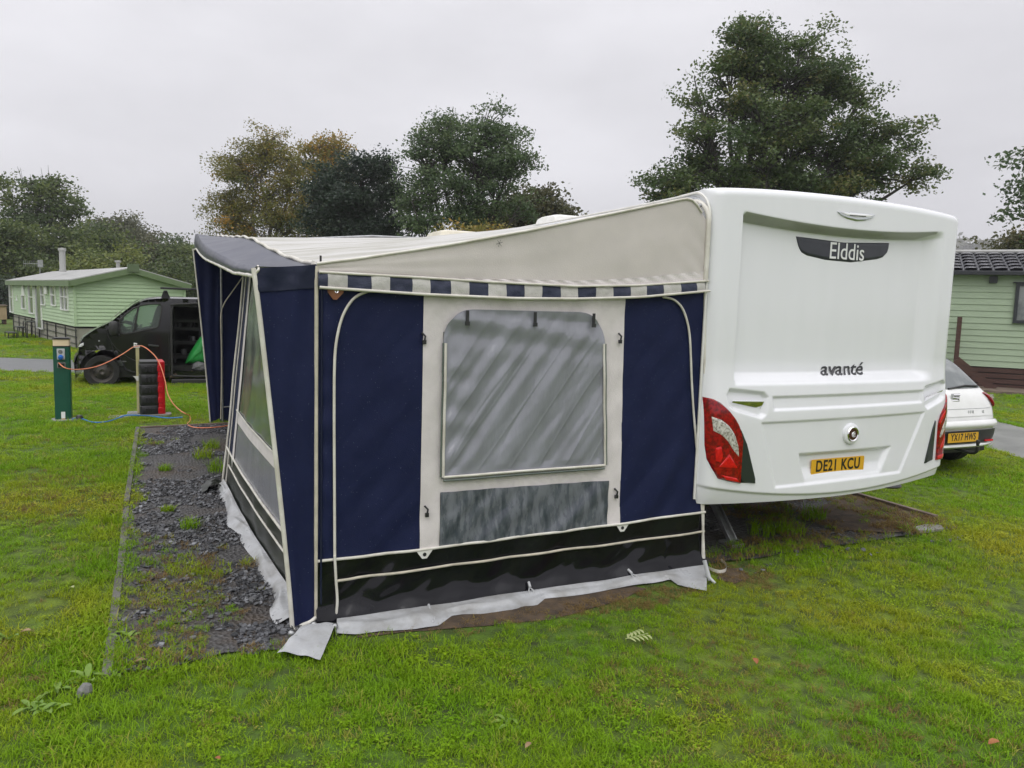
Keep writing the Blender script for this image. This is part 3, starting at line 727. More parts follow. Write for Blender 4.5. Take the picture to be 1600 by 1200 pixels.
# round emblem
cM = onY(1326, 677, -.13); ec = (cM[0], rearY(cM[0], cM[2]), cM[2])
em = MB().lathe([(.001, .028), (.058, .026), (.072, .018), (.078, 0)], ec, (0, -1, 0), 36).build('emblem', M['grp'], caravan, smooth=True)
MB().lathe([(.038, .0245), (.050, .0325), (.056, .0265), (.057, .024)], ec, (0, -1, 0), 36).build('emblem_ring', M['chrome'], em, smooth=True)
MB().lathe([(.0005, .0275), (.042, .0275)], ec, (0, -1, 0), 36).build('emblem_face', M['maroon'], em, smooth=True)
mk = [(-.016,.004),(-.004,.014),(.010,.017),(.018,.010),(.012,.002),(.000,.000),(.014,-.003),(.018,-.011),(.008,-.019),(-.008,-.019),(-.014,-.012),(-.006,.004),(.002,.010)]
MB().tube([(ec[0]+a, ec[1]-.0305, ec[2]+b) for a, b in smooth_path([(a, b, 0) for a, b in mk], 4) for b in [b] ] if False else [(ec[0]+q[0], ec[1]-.0305, ec[2]+q[1]) for q in smooth_path([(a, b, 0) for a, b in mk], 4)], .0022, 6).build('emblem_mark', M['chrome'], em)
# number plate
cP = onY(1312.6, 727.8, -.14); ty = rearY(cP[0], cP[2]+.03)-.010
def plate(name, cx, y, cz, body, parent, w=.52, h=.111):
    r = .010; pts = []
    for sx, sz, a0 in ((1, 1, 0), (-1, 1, 90), (-1, -1, 180), (1, -1, 270)):
        for k in range(5):
            a = R_(a0+k*22.5); pts.append((cx+sx*(w/2-r)+r*math.cos(a), cz+sz*(h/2-r)+r*math.sin(a)))
    o = MB().prism(pts, lambda p, d: (p[0], y+d, p[1]), .005).build(name, M['plate_y'], parent)
    vs, fs = text_flat(body, .1125, bold=.0026, spacing=1.10, extrude=.0006); k = w*.83/(max(v[0] for v in vs)-min(v[0] for v in vs))
    for isl in islands(vs, fs):
        ids = sorted(set(i for f in isl for i in f)); mp = {i: j for j, i in enumerate(ids)}
        MB().add([(cx+vs[i][0]*k, y-.0008-vs[i][2], cz+vs[i][1]+.002) for i in ids], [tuple(mp[i] for i in f) for f in isl]).build('plate_character', M['plate_k'], o)
    return o
plate('number_plate', cP[0], ty-.004, cP[2], 'DE21 KCU', caravan)
# awning rail up the side and along the roof edge
rail_pts = [(-.107, .012, z) for z in np.linspace(.50, 2.32, 16)]+[(-.107, .012+.17*(1-math.cos(a)), 2.32+.180*math.sin(a)) for a in np.linspace(.15, math.pi/2, 9)]+[(-.107, y, 2.503+lift(y)) for y in np.linspace(.4, 6.5, 14)]
MB().tube(rail_pts, .011, 6).build('awning_rail', M['alu'], caravan, smooth=True)
rail2 = [(-.104, p[1]-.028, p[2]+(.0 if i < 16 else .028)) for i, p in enumerate(rail_pts)]
MB().tube(rail2, .009, 6).build('awning_rail', M['white_pl'], caravan, smooth=True)
# roof lights and an aerial dome
def rooflight(px, py, X, w, l, h, material):
    p = onX(px, py, X); mb = MB()
    def f(u, v):
        a = (u*2-1); b = (v*2-1); s = (1-a**6)*(1-b**6); return (X+a*w, p[1]+b*l, p[2]-h+h*s**.35)
    mb.grid(f, 20, 20); return mb.build('roof_light', material, caravan, smooth=True)
rooflight(712, 362, .62, .36, .36, .12, M['cream_pl'])
rooflight(880, 338, .75, .24, .24, .11, M['white_pl'])
# corner steadies, wheels, underfloor
fl = MB().box((.0, .12, .44), (2.2, 6.3, .475)).build('floor', M['black_pl'], caravan)
def steady(x, y, lx):
    f0 = onZ(1147, 852, .02) if lx else None
    mb = MB(); a = Vector((x, y+.35, .45)); b = Vector((x+.02, y-.02, .035)); d = (b-a).normalized(); s = d.cross(Vector((0, 0, 1))).normalized(); u = s.cross(d)
    c = (a+b)/2; L = (b-a).length/2
    mb.obox(c, d, s, u, L, .032, .004)
    mb.obox(c+s*.032+u*.014, d, s, u, L, .004, .018); mb.obox(c-s*.032+u*.014, d, s, u, L, .004, .018)
    o = mb.build('corner_steady', M['steel'], caravan, bevel=.002)
    MB().obox(b+Vector((0, 0, -.015)), Vector((1, 0, 0)), Vector((0, 1, 0)), Vector((0, 0, 1)), .06, .075, .012).build('steady_foot', M['steel'], o, bevel=.004)
    MB().tube([a+Vector((.0, .28, .0)), c+u*.02], .014, 8).build('steady_strut', M['steel'], o)
steady(.52, .34, 1)
rf = onY(1385, 757, .62)
mb = MB(); mb.lathe([(.02, .03), (.11, .028), (.125, .012), (.115, 0), (.001, -.002)], (rf[0], .62, rf[2]-.01), (0, 0, 1), 20); mb.tube([(rf[0]-.02, .62, rf[2]+.01), (rf[0]-.03, .64, .45)], .026, 10)
mb.build('steady_pad', M['black_pl'], caravan, smooth=True)
for x in (.02, 2.18):
    w_ = MB().lathe([(.17, -.09), (.30, -.09), (.325, -.06), (.325, .06), (.30, .09), (.17, .09)], (x, 3.4, .325), (1, 0, 0), 32).build('wheel', M['tyre'], caravan, smooth=True)
    MB().lathe([(.001, -.06), (.06, -.075), (.17, -.085), (.17, .085), (.06, .075), (.001, .06)], (x, 3.4, .325), (1, 0, 0), 24).build('rim', M['alu'], w_, smooth=True)

# ------------------------------------------------------------------ awning
awning = empty('caravan_awning', (-2.6, 0, 0), 0, 'navy, cream and grey fabric caravan awning with a see-through grey side window', 'awning')
def AW(mb, name, material, parent=None, smooth=True, **k):
    o = mb.build(name, material, parent or awning, smooth=smooth, angle=70, **k)
    if parent is None: o.location = (2.6, 0, 0)       # meshes are in world measure; the root stands at the front corner
    return o
AX0 = -2.60
def belt_z(x): return .362+.016*(x+2.6)-.010*math.sin((x+2.6)/2.5*math.pi)
def line2_z(x): return .246+.008*(x+2.6)
def val_b(x): return lerp_pts(x, [(-2.62, 1.822), (-2.036, 1.803), (-1.5, 1.797), (-1.08, 1.806), (-.625, 1.830), (-.11, 1.884)])
def val_t(x): return lerp_pts(x, [(-2.62, 1.900), (-2.04, 1.893), (-1.66, 1.885), (-1.08, 1.881), (-.63, 1.902), (-.10, 1.950)])
def fold(x, z):        # broad slack of the cloth: one surface for the whole side so the pieces stay flush
    d = (x*.75-z*.66)
    return .009*nz(x*1.6, z*1.2, 1.5)+.0065*math.sin(d*19+2.6*nz(x*1.5, z*1.5))*sst(1.0, .42, z)*sst(.0, .2, z)+.0055*nz(d*9, (x+z)*1.6, 4)+.002*nz(d*23, (x+z)*3, 8)
def lean(x, z): return x+.118*(1-z/1.95)*max(0, min(1, (x+1.0)/.9))
def sheet(mb, xl, xr, zb, zt, off, amp=1.0, nu=50, nv=60, extra=None):
    def f(u, v):
        x = xl+(xr-xl)*u if not callable(xl) else None
        a = zb(x) if callable(zb) else zb; b = zt(x) if callable(zt) else zt; z = a+(b-a)*v
        y = -off+fold(x, z)*amp
        if extra: y += extra(x, z, u, v)
        return (lean(x, z), y, z)
    return mb.grid(f, nu, nv)
# side wall cloth
cr_ = lambda x, z, u, v: -.016*math.exp(-((x+2.53)/.035)**2)*(.7+.3*nz(z*4, 2))+.004*math.sin(z*34+nz(z*3, x*4)*4)*math.exp(-((x+2.545)/.05)**2)+.010*nz(x*7, z*5, 2)*sst(1.45, 1.75, z)*sst(-2.3, -2.5, x)
AW(sheet(MB(), -2.60, -2.018, belt_z, lambda x: val_t(x)-.012, 0, nu=44, nv=90, extra=cr_), 'navy_panel', M['navy'])
crr = lambda x, z, u, v: .005*math.sin((x*1.0-z*.55)*26+nz(x*3, z*2)*2)*sst(1.7, .6, z)
AW(sheet(MB(), -.716, -.105, belt_z, lambda x: val_t(x)-.012, 0, nu=40, nv=80, extra=crr), 'navy_panel', M['navy'])
# window surround: posts, head and sill of grey canvas
gw = lambda x, z, u, v: .0028*math.sin((x+z*.8)*95+nz(x*6, z*6)*3)*(.5+.5*nz(x*3, z*3))
AW(sheet(MB(), -2.020, -1.902, belt_z, lambda x: val_t(x)-.012, .002, nu=10, nv=80), 'window_post', M['grey_cloth'])
AW(sheet(MB(), -.872, -.714, lambda x: belt_z(x)+.0, lambda x: val_t(x)-.012, .002, nu=12, nv=80), 'window_post', M['grey_cloth'])
AW(sheet(MB(), -1.904, -.870, lambda x: 1.60, lambda x: val_t(x)-.012, .0012, nu=90, nv=16, extra=lambda x, z, u, v: gw(x, z, u, v)*sst(1.70, 1.74, z)), 'window_head', M['grey_cloth'])
AW(sheet(MB(), -1.904, -.800, lambda x: .683-.012*(x+1.9), lambda x: .772+.006*(x+1.9), .0016, nu=90, nv=14, extra=gw), 'window_sill', M['grey_cloth'])
# side window: vinyl sheet with slanting creases, rounded upper corners
WX0, WX1, WZ0, WZ1 = -1.905, -.868, .768, 1.728
def wspan(z):
    r = .17; d = max(0, z-(WZ1-r)); ins = r-math.sqrt(max(0, r*r-d*d)) if d > 0 else 0
    sh = .050*(1.0-(z-WZ0)/(WZ1-WZ0))           # the right edge leans in a little towards the top
    return WX0+ins, WX1+sh-ins
def wcrease(x, z):
    d = (x-WX0)*.80-(z-WZ0)*.60; e = (x-WX0)*.60+(z-WZ0)*.80
    w = nz(d*2.2+3, e*.55, 1.3)
    a = .0062*math.sin(d*34+7.5*w)+.004*math.sin(d*15+3*nz(e*.8, d))*(.35+.65*sst(.2, .7, x-WX0+.4*nz(e*1.5, 2)))
    a += .0026*math.sin(d*88+6*nz(d*2, e*.9, 7))*(.4+.6*nz(d*1.5, e*1.2, 9))
    a += .0042*(1-abs(math.sin(d*13+2.6*nz(d*1.2, e*.7, 4))))**5*(.3+.7*sst(-.1, .4, nz(d*2, e*1.1, 11)))-.003*(1-abs(math.sin(d*21+3*nz(d, e*.9, 14))))**6
    a += .0012*nz(x*22, z*9, 5)
    top = sst(1.38, 1.66, z); a = a*(1-.7*top)+top*.009*math.sin((z*1.0+.16*x)*30+2.5*nz(x*1.6, z*2, 3))
    le = sst(-1.62, -1.88, x); a += le*.005*math.sin(z*34+3*nz(z*4, x*2))
    edge = min(1, (z-WZ0)/.06, (WZ1-z)/.06, (x-WX0)/.05+.01, (WX1+.05-x)/.05)
    return a*max(0, edge)
def winf(u, v):
    z = WZ0+(WZ1-WZ0)*v; a, b = wspan(z); x = a+(b-a)*u; return (x, -.020+fold(x, z)+wcrease(x, z), z)
win = AW(MB().grid(winf, 230, 200), 'window_sheet', M['pane_vinyl'])
def edge_path(i):
    out = []
    for z in np.linspace(WZ0+.012, WZ1-.19, 24):
        a, b = wspan(z); x = (a+.008) if i == 0 else (b-.008); out.append((x, -.030+fold(x, z), z))
    return out
bottom = [(x, -.030+fold(x, WZ0+.012), WZ0+.012+.012*(x-WX0)*0) for x in np.linspace(WX0+.012, wspan(WZ0)[1]-.01, 24)]
MB_ = MB().tube(edge_path(0), .0085, 6); AW(MB_, 'zip_piping', M['piping'])
AW(MB().tube(edge_path(1), .0075, 6), 'zip_piping', M['piping'])
AW(MB().tube(bottom, .0085, 6), 'zip_piping', M['piping'])
zt = MB()
for i, dx in ((0, -.012), (1, .014)):
    zt.tube([(p[0]+dx, p[1]+.006, p[2]) for p in edge_path(i)], .006, 6)
zt.tube([(p[0], p[1]+.003, p[2]-.021) for p in bottom], .0075, 6)
AW(zt, 'zip_tape', M['black_pl'])
for x in (-1.772, -1.348, -.952):
    s = MB(); s.box((x-.009, -.036, 1.64), (x+.009, -.030, 1.722)); s.box((x-.012, -.042, 1.638), (x+.012, -.031, 1.660)); o = AW(s, 'blind_strap', M['black_pl'], smooth=False)
for (px, py) in ((662,528),(666,798),(968,528),(962,770)):
    p = onY(px, py, -.01); s = MB(); s.tube([(p[0]-.012, -.012, p[2]+.03), (p[0]+.006, -.022, p[2]+.01), (p[0]+.002, -.02, p[2]-.022)], .006, 6); s.box((p[0]-.008, -.024, p[2]-.034), (p[0]+.012, -.010, p[2]-.012)); AW(s, 'curtain_clip', M['black_pl'])
# lower clear panel, wet and streaked
def lower_material():
    m, t, b = _nodes('wet_lower_vinyl'); v = _coord(t, 'object', (1, 1, .3))
    n = t.nodes.new('ShaderNodeTexNoise'); n.inputs['Scale'].default_value = 17; n.inputs['Detail'].default_value = 7; n.inputs['Roughness'].default_value = .6; n.inputs['Distortion'].default_value = .25
    t.links.new(v, n.inputs['Vector']); r = t.nodes.new('ShaderNodeValToRGB'); r.color_ramp.elements[0].position = .36; r.color_ramp.elements[0].color = (.050, .060, .075, 1); r.color_ramp.elements[1].position = .62; r.color_ramp.elements[1].color = (.170, .182, .205, 1)
    t.links.new(n.outputs['Fac'], r.inputs[0]); t.links.new(r.outputs[0], b.inputs['Base Color'])
    q = t.nodes.new('ShaderNodeMapRange'); q.inputs['From Min'].default_value = .4; q.inputs['From Max'].default_value = .65; q.inputs['To Min'].default_value = .12; q.inputs['To Max'].default_value = .5
    t.links.new(n.outputs['Fac'], q.inputs['Value']); t.links.new(q.outputs[0], b.inputs['Roughness']); return m
M['wet_vinyl'] = lower_material()
AW(sheet(MB(), -1.903, -.800, belt_z, lambda x: .688-.012*(x+1.9), .009, nu=80, nv=24, extra=lambda x, z, u, v: .004*math.sin((x-z)*30+3*nz(x*3, z*3))+.003*nz(x*9, z*5, 6)), 'lower_window', M['wet_vinyl'])
# mud wall of black pvc
def mudc(x, z, u, v):
    low = sst(.155+.05*nz(x*4.2, 2), .015, z); return -.042*low**1.6*(1+.3*nz(x*6, 4))-.012*sst(.25, .05, z)*(.6+nz(x*3.1, z*3))+.006*math.sin((x*.9-z*.9)*24+3*nz(x*2.4, z*3))*(.4+nz(x*2, 5))+.004*nz(x*11, z*8, 3)
AW(sheet(MB(), -2.60, -.09, .012, lambda x: belt_z(x)+.004, .0008, nu=170, nv=34, extra=mudc), 'mud_wall', M['blk_pvc'])
def hline(zf, r, y=-.008, x0=-2.49, x1=-.10): return [(lean(x, zf(x)), y+fold(x, zf(x))+.4*mudc(x, zf(x), 0, 0)*0, zf(x)) for x in np.linspace(x0, x1, 40)]
AW(MB().tube(hline(belt_z, 0, x0=-2.6), .0088, 6), 'piping', M['piping'])
AW(MB().tube(hline(line2_z, 0, y=-.016), .008, 6), 'piping', M['pipe_dirty'])
for px, py in ((663, 852), (972, 816)):
    p = onY(px, py, -.012); cx = p[0]; cz = belt_z(cx)
    s = MB(); s.prism([(cx-.055, cz+.004), (cx+.055, cz+.004), (cx+.014, cz-.052), (cx-.014, cz-.052)], lambda q, d: (q[0], -.020+d, q[1]), .004)
    o = AW(s, 'peg_tab', M['white_pl'], smooth=False)
    MB().lathe([(.0005, .0), (.011, .0), (.011, -.003)], (cx, -.0215, cz-.028), (0, -1, 0), 14).build('eyelet', M['black_pl'], o)
# door zip piping of both ends
arc = [(523,868),(522.5,760),(522,640),(523,560),(528,520),(537,490),(552,467),(572,456),(585,455)]
AW(MB().tube(smooth_path([onY(x, y, -.014) for x, y in arc], 6), .0078, 7), 'zip_piping', M['piping'])
low = [(523,868),(525,905),(527,940),(524,972)]
AW(MB().tube(smooth_path([onY(x, y, -.022) for x, y in low], 5), .0078, 7), 'zip_piping', M['piping'])
arc2 = [(1036,464),(1052,468),(1065,480),(1073,500),(1078,530),(1081,600),(1085,660),(1090,715),(1095,770),(1099,840),(1101,888)]
AW(MB().tube(smooth_path([onY(x, y, -.016) for x, y in arc2], 6), .0075, 7), 'zip_piping', M['piping'])
AW(MB().tube([(lean(-.112, z), -.012, z) for z in np.linspace(.05, 1.87, 20)], .010, 7), 'piping', M['piping'])
AW(MB().tube([(AX0, -.010+.006*nz(z*2, 1), z) for z in np.linspace(.05, 1.93, 24)], .0108, 8), 'corner_piping', M['pipe_dirty'])
AW(MB().tube([(AX0+.028, -.006, z) for z in np.linspace(.05, 1.93, 24)], .006, 8), 'corner_piping', M['navy_trim'])
# checked valance
xv = onY(497, 440, -.03)[0]; edges = [onY(x, 445, -.03)[0] for x in (497,512,543,580,609,644,672,704,733,763,791,820,848,877,904,932,959,985,1010,1036,1063,1088,1101)]
for k in range(len(edges)-1):
    a, b = edges[k], edges[k+1]
    ex = lambda x, z, u, v: -.016*math.sin(v*math.pi*.6+.2)-.006*nz(x*9, z*14, 2)-.004*nz(x*30, z*25, 2)-.022*(1-v)
    AW(sheet(MB(), a, b, lambda x: val_b(x)+.006, val_t, .010, nu=12, nv=10, extra=ex), 'valance_block', M['navy_block'] if k % 2 == 0 else M['grey_val'])
vpath = lambda f, y: [(x, y+.006*nz(x*5, 1), f(x)) for x in np.linspace(AX0+.01, -.10, 60)]
AW(MB().tube(vpath(val_b, -.046), .0085, 6), 'piping', M['piping']); AW(MB().tube(vpath(val_t, -.030), .0075, 6), 'piping', M['piping'])
def roof_edge(x): return lerp_pts(x, [(-2.6, 1.939), (-2.38, 1.976), (-1.92, 2.068), (-1.376, 2.19), (-.635, 2.375), (-.227, 2.475), (-.10, 2.49)])
def corner_cut(x): return -.16*sst(-.34, -.10, x)**1.8
def gab(u, v):
    x = AX0+(-.098-AX0)*u; a = val_t(x)-.004; b = roof_edge(x)+corner_cut(x)
    y = -.012+.005*nz(x*2, v*3)+.012*math.sin(v*math.pi)*nz(x*1.1, 3)
    z = a+(b-a)*v
    # right end follows the curved rail into the roof edge
    y += .004*math.sin((x*.8+z)*40)*sst(-.5, -.1, x)*sst(2.4, 2.0, z)*.7
    return (x, y, z)
AW(MB().grid(gab, 110, 34), 'gable_panel', M['cream'])
def grey_band(u, v):
    x = -1.95+(1.85)*u; b = val_t(x)+lerp_pts(x, [(-1.95, .004), (-1.5, .022), (-.9, .036), (-.1, .066)]); a = val_t(x)-.002
    return (x, -.017+.004*math.sin((x+v*.1)*60)*v, a+(b-a)*v)
AW(MB().grid(grey_band, 100, 6), 'gable_band', M['grey_cloth'])
gl = [(-.118, -.022, z) for z in np.linspace(1.95, 2.32, 8)]+[(-.118, -.022+.17*(1-math.cos(a)), 2.32+.150*math.sin(a)) for a in np.linspace(.15, math.pi/2, 9)]
AW(MB().tube(gl, .016, 8), 'rail_beading', M['piping'])
p = onY(780, 380, -.02); s = MB()
for a in (20, 75, 130): s.tube([(p[0]-.02*math.cos(R_(a)), p[1]-.004, p[2]-.02*math.sin(R_(a))), (p[0]+.02*math.cos(R_(a)), p[1]-.004, p[2]+.02*math.sin(R_(a)))], .0012, 4)
AW(s, 'stitched_mark', M['black_pl'])
# roof
def front_z(y): return lerp_pts(y, [(0, 1.939), (.22, 1.945), (.87, 2.003), (1.8, 2.105), (2.7, 2.215), (3.5, 2.29), (7.1, 2.53)])
def roof_f(u, v):
    y = 7.1*v; x = AX0+(-.098-AX0)*u; zn = roof_edge(x); t = u
    base = front_z(y)*(1-t)+(2.488+lift(y))*t; base += (zn-(1.939*(1-t)+2.49*t))*math.exp(-y/1.6)+corner_cut(x)*math.exp(-(y/.16)**2)
    sag = .03*math.sin(math.pi*t)*abs(math.sin(math.pi*y/1.775))**.8*sst(0, .5, y)
    rip = .008*nz(x*2.5, y*1.5, 1)+.006*math.sin(y*9+x*2)*math.exp(-((t)/.3)**2)*sst(0, .4, y)
    return (x, y-.012, base-sag+rip*min(1, y/.25))
AW(MB().grid(roof_f, 70, 110), 'roof', M['roof'])
AW(MB().tube([(lambda q: (q[0], q[1]-.004, q[2]+.003))(roof_f(u, 0)) for u in np.linspace(0, .97, 60)], .008, 6), 'piping', M['piping'])
AW(MB().tube([(lambda q: (q[0]-.004, q[1], q[2]+.006))(roof_f(0, v)) for v in np.linspace(0.01, 1, 70)], .013, 6), 'piping', M['piping'])
# front canopy of coated navy cloth, with lip
def can_x(y): return -2.895+.02*math.sin(y*1.1)
def crease_z(y): return lerp_pts(y, [(0, 1.915), (.34, 1.93), (1.3, 1.972), (2.465, 2.075), (3.66, 2.19), (6.4, 2.50), (7.1, 2.545)])
def lip_z(y): return crease_z(y)-lerp_pts(y, [(0, .045), (1.0, .055), (2.7, .085), (7.1, .20)])
def canopy(u, v):
    y = 7.1*v
    if u < .75:
        t = u/.75; x = AX0+(can_x(y)-AX0)*t; z = front_z(y)*(1-t)+crease_z(y)*t-.012*math.sin(t*math.pi)*(.6+nz(y*1.3, 2))+.006*math.sin(y*7+t*3)*t*(1-t)*4*nz(y*1.1, 7)
        z += .012*math.exp(-((y-1.15)/.22)**2)*math.sin(t*9)*t
    else:
        t = (u-.75)/.25; x = can_x(y)-.012*math.sin(t*math.pi)-.010*t; z = crease_z(y)+(lip_z(y)-crease_z(y))*t+.004*nz(y*5, t*2)
    return (x, y-.012, z)
AW(MB().grid(canopy, 44, 130), 'canopy', M['navy_canopy'])
AW(MB().tube([(lambda q: (q[0]-.004, q[1], q[2]-.004))(canopy(1, v)) for v in np.linspace(0, 1, 80)], .011, 6), 'piping', M['piping'])
AW(MB().tube(smooth_path([canopy(.72, .006), (-2.885, -.02, 1.90), (-2.895, -.018, 1.885), (-2.905, -.016, 1.865)], 5), .007, 6), 'piping', M['piping'])
# wings under the canopy ends
def wing_edge_x(z, zt): t = z/zt; return -2.722-.185*t**1.15
def wing(y0, zt_in, zt_out, sgn, head):
    def f(u, v):
        zi = .055+(zt_in-.055)*v; zo = .0+(zt_out)*v; x = AX0+(wing_edge_x(zo, zt_out)-AX0)*u; z = zi+(zo-zi)*u
        wr = .020*math.sin(u*math.pi)*(.5+nz(u*2.5, z*1.1, y0))*sst(zt_in, 1.3, z)+.012*math.sin(u*11+z*2)*sst(1.2, 1.75, z)*sst(zt_in, 1.8, z)
        return (x, y0-.010-sgn*wr, z)
    return f
w1 = wing(0, 1.935, 1.905, 1, True)
AW(MB().grid(w1, 30, 70), 'wing', M['navy'])
AW(MB().grid(lambda u, v: (lambda q: (q[0], q[1]-.007-.004*nz(u*6, v*3), q[2]))(w1(u, .938+.062*v)), 30, 8), 'wing_header', M['navy_trim'])
AW(MB().tube([w1(1, v) for v in np.linspace(0, 1, 40)], .0125, 8), 'piping', M['piping'])
AW(MB().tube([(lambda q: (q[0], q[1]-.004, q[2]))(w1(u, 0)) for u in np.linspace(0, 1, 12)], .0115, 8), 'piping', M['piping'])
w2 = wing(7.1, 2.50, 2.35, 1, False)
AW(MB().grid(w2, 24, 60), 'wing', M['navy'])
AW(MB().tube([w2(1, v) for v in np.linspace(0, 1, 40)], .010, 6), 'piping', M['piping'])
ins = [(345,655),(346,600),(346,540),(345,495),(350,475),(362,457),(374,440),(382,428)]
AW(MB().tube(smooth_path([onY(x, y, 7.03) for x, y in ins], 6), .008, 6), 'piping', M['pipe_dirty'])
def endw(u, v):
    x = AX0+2.5*u; zt = 2.50+.14*u; return (x, 7.1+.015*nz(x*2, v*3), .01+(zt-.01)*v)
AW(MB().grid(endw, 40, 40), 'end_wall', M['navy'])
# front panel, its zip open and the free edge standing out over the slate
PE = 3.46
def fp(s, z):
    t = s/PE; fl = .20*(1-z/1.93)*t**.8; bow = .022*math.sin(t*math.pi)*sst(1.9, .6, z)
    return (AX0-.012-fl-bow+.006*nz(s*1.6, z*2, 5), s, z)
def ztop(s): return front_z(s)-.06 if s < 1.2 else front_z(1.2)-.06-(front_z(1.2)-.06-1.93)*0
def fsheet(s0, s1, zb, zt, off, nu=40, nv=40, rip=0.0):
    def f(u, v):
        s = s0+(s1-s0)*u; a = zb(s) if callable(zb) else zb; b = zt(s) if callable(zt) else zt; z = a+(b-a)*v; p = fp(s, z)
        return (p[0]-off-rip*nz(s*4, z*4, 2), p[1], p[2])
    return MB().grid(f, nu, nv)
fb = lambda s: .60-.07*s+.0*s if False else .345
fl2 = lambda s: .232
ft = lambda s: front_z(s)-.02
AW(fsheet(2.98, PE, fb, ft, 0, 14, 50), 'front_strip', M['navy'])
AW(fsheet(.06, 2.98, fb, .66, 0, 40, 12), 'front_pane', M['pane_front'] if 'pane_front' in M else M['pane_vinyl'])
M['pane_front'] = mat('lawn_reflection_vinyl', (.085, .105, .095), .16, (.16, .185, .17), 2.2, rvar=.08, spec=.8)  # green of the mirrored lawn is put into the base colour
awning.children[-1].data.materials[0] = M['pane_front']
AW(fsheet(.06, 2.98, .665, .76, .003, 40, 6), 'front_sill', M['grey_cloth'])
AW(fsheet(.06, 2.98, .765, ft, 0, 50, 50, .006), 'front_pane', M['pane_front'])
AW(fsheet(2.86, 2.99, fb, ft, .006, 6, 40), 'front_post', M['grey_cloth'])
AW(fsheet(.30, .42, fb, ft, .006, 6, 40), 'front_post', M['grey_cloth'])
AW(fsheet(.02, PE, .01, fb, .001, 50, 14, .012), 'front_mud_wall', M['olive_pvc'])
for nm, path, r in (('piping', [(s, .345) for s in np.linspace(.02, PE, 30)], .010), ('piping', [(s, .232) for s in np.linspace(.02, 3.18, 30)], .008), ('piping', [(PE, z) for z in np.linspace(.01, 1.93, 30)], .011), ('piping', [(3.24, z) for z in np.linspace(.01, 1.93, 30)], .006), ('piping', [(s, .762) for s in np.linspace(.05, 2.98, 24)], .006)):
    AW(MB().tube([(lambda q: (q[0]-.008, q[1], q[2]))(fp(s, z)) for s, z in path], r, 6), nm, M['piping'])
for s_ in (2.92, .40):
    q = fp(s_, .345); AW(MB().prism([(s_-.07, .345), (s_+.07, .345), (s_, .268)], lambda t, d: (q[0]-.016+d, t[0], t[1]), .004), 'peg_tab', M['white_pl'], smooth=False)
# poles
for y in (.05, 3.55, 7.04):
    zt_ = front_z(y)-.03
    o = AW(MB().tube([(-2.565, y, .0), (-2.565, y, zt_)], .0135, 10), 'pole', M['steel'])
    AW(MB().tube([(-2.565, y, zt_), (-1.4, y, .5*(zt_+2.44)+.03 if y > 1 else 2.14), (-.12, y, 2.44+lift(y))], .0125, 10), 'roof_pole', M['steel'])
AW(MB().tube([(-2.56, 3.5, 1.93), (-2.56, 7.0, 2.42)], .0125, 8), 'roof_pole', M['steel'])
AW(MB().tube([onY(349, 636, 6.9), onY(372, 635, 6.9)], .010, 8), 'cross_pole', M['steel'])
# skirts of grey vinyl lying on the ground
def skirt_path(pts, Y0, z0=.045):
    return pts
out_px = [(526,990),(560,991),(600,986),(650,983),(686,977),(706,962),(722,960),(760,959),(800,953),(840,945),(858,930),(880,927),(920,918),(960,914),(1000,909),(1030,904),(1048,906),(1060,914),(1082,919),(1104,923)]
op = [onZ(x, y, .012) for x, y in out_px]
def sk(u, v):
    t = u*(len(op)-1); i = min(int(t), len(op)-2); f = t-i; q = op[i]*(1-f)+op[i+1]*f; q = q.copy(); q[1] = min(q[1], -.135+.03*nz(u*9, 2))
    x0 = -2.495+2.50*u; a = np.array([x0, -.052, .046+.012*nz(x0*3, 2)]); b = q
    mid = .012*math.sin(v*math.pi)*(1+nz(x0*4, v*2))+.016*max(0, nz(x0*6, v*3, 4))*math.sin(v*math.pi)
    p = a*(1-v)+b*v; p[2] = a[2]*(1-v)**1.6+.012*v+mid+.010*max(0, nz(x0*5, 9))*v; return p
AW(MB().grid(sk, 150, 14), 'skirt', M['skirt'])
fo = [(440,975),(438,950),(441,925),(432,905),(420,880),(410,862),(403,836),(392,832),(386,818),(378,800),(365,785),(352,772),(346,764)]
fq = [onZ(x, y, .012) for x, y in fo]
def skf(u, v):
    t = u*(len(fq)-1); i = min(int(t), len(fq)-2); f = t-i; q = fq[i]*(1-f)+fq[i+1]*f
    s = .04+3.3*u; a = np.array(fp(s, .03)); a[0] -= .012; q = q.copy(); q[0] = min(q[0], a[0]-.05)-.10*(.5+nz(s*2, 5))*.6
    p = a*(1-v)+q*v; p[2] = .06*(1-v)**1.5+.012+.022*math.sin(v*math.pi)*(1+1.2*nz(s*3.3, v*2, 1))+.03*max(0, nz(s*2.2, 3))*v; return p
AW(MB().grid(skf, 110, 14), 'skirt', M['skirt'])
flap = [(433,1020),(470,985),(478,983),(500,979),(525,979),(519,995),(512,1003),(512,1008),(500,1031),(466,1029)]
fc = [onZ(x, y, .03) for x, y in flap]; cen = sum(fc)/len(fc); mb = MB()
def flf(u, v):
    A, B, C, D = fc[0], fc[1], fc[4], fc[8]
    p = (A*(1-u)+D*u)*(1-v)+(B*(1-u)+C*u)*v; p = p.copy(); p[2] = .030+.012*nz(u*3, v*3)+.02*v+.012*math.sin(u*math.pi); return p
AW(mb.grid(flf, 18, 18), 'skirt_flap', M['skirt'])
# free end fold and short strap at the door edge of the front
e0 = onZ(352, 762, .03); AW(MB().grid(lambda u, v: e0+np.array([-.20*u+.02*nz(u*4, v*3), .24*v-.10*u, .05*math.sin(u*math.pi)+.03*nz(u*3, v*3, 2)]), 12, 12), 'skirt_fold', M['olive_pvc'])
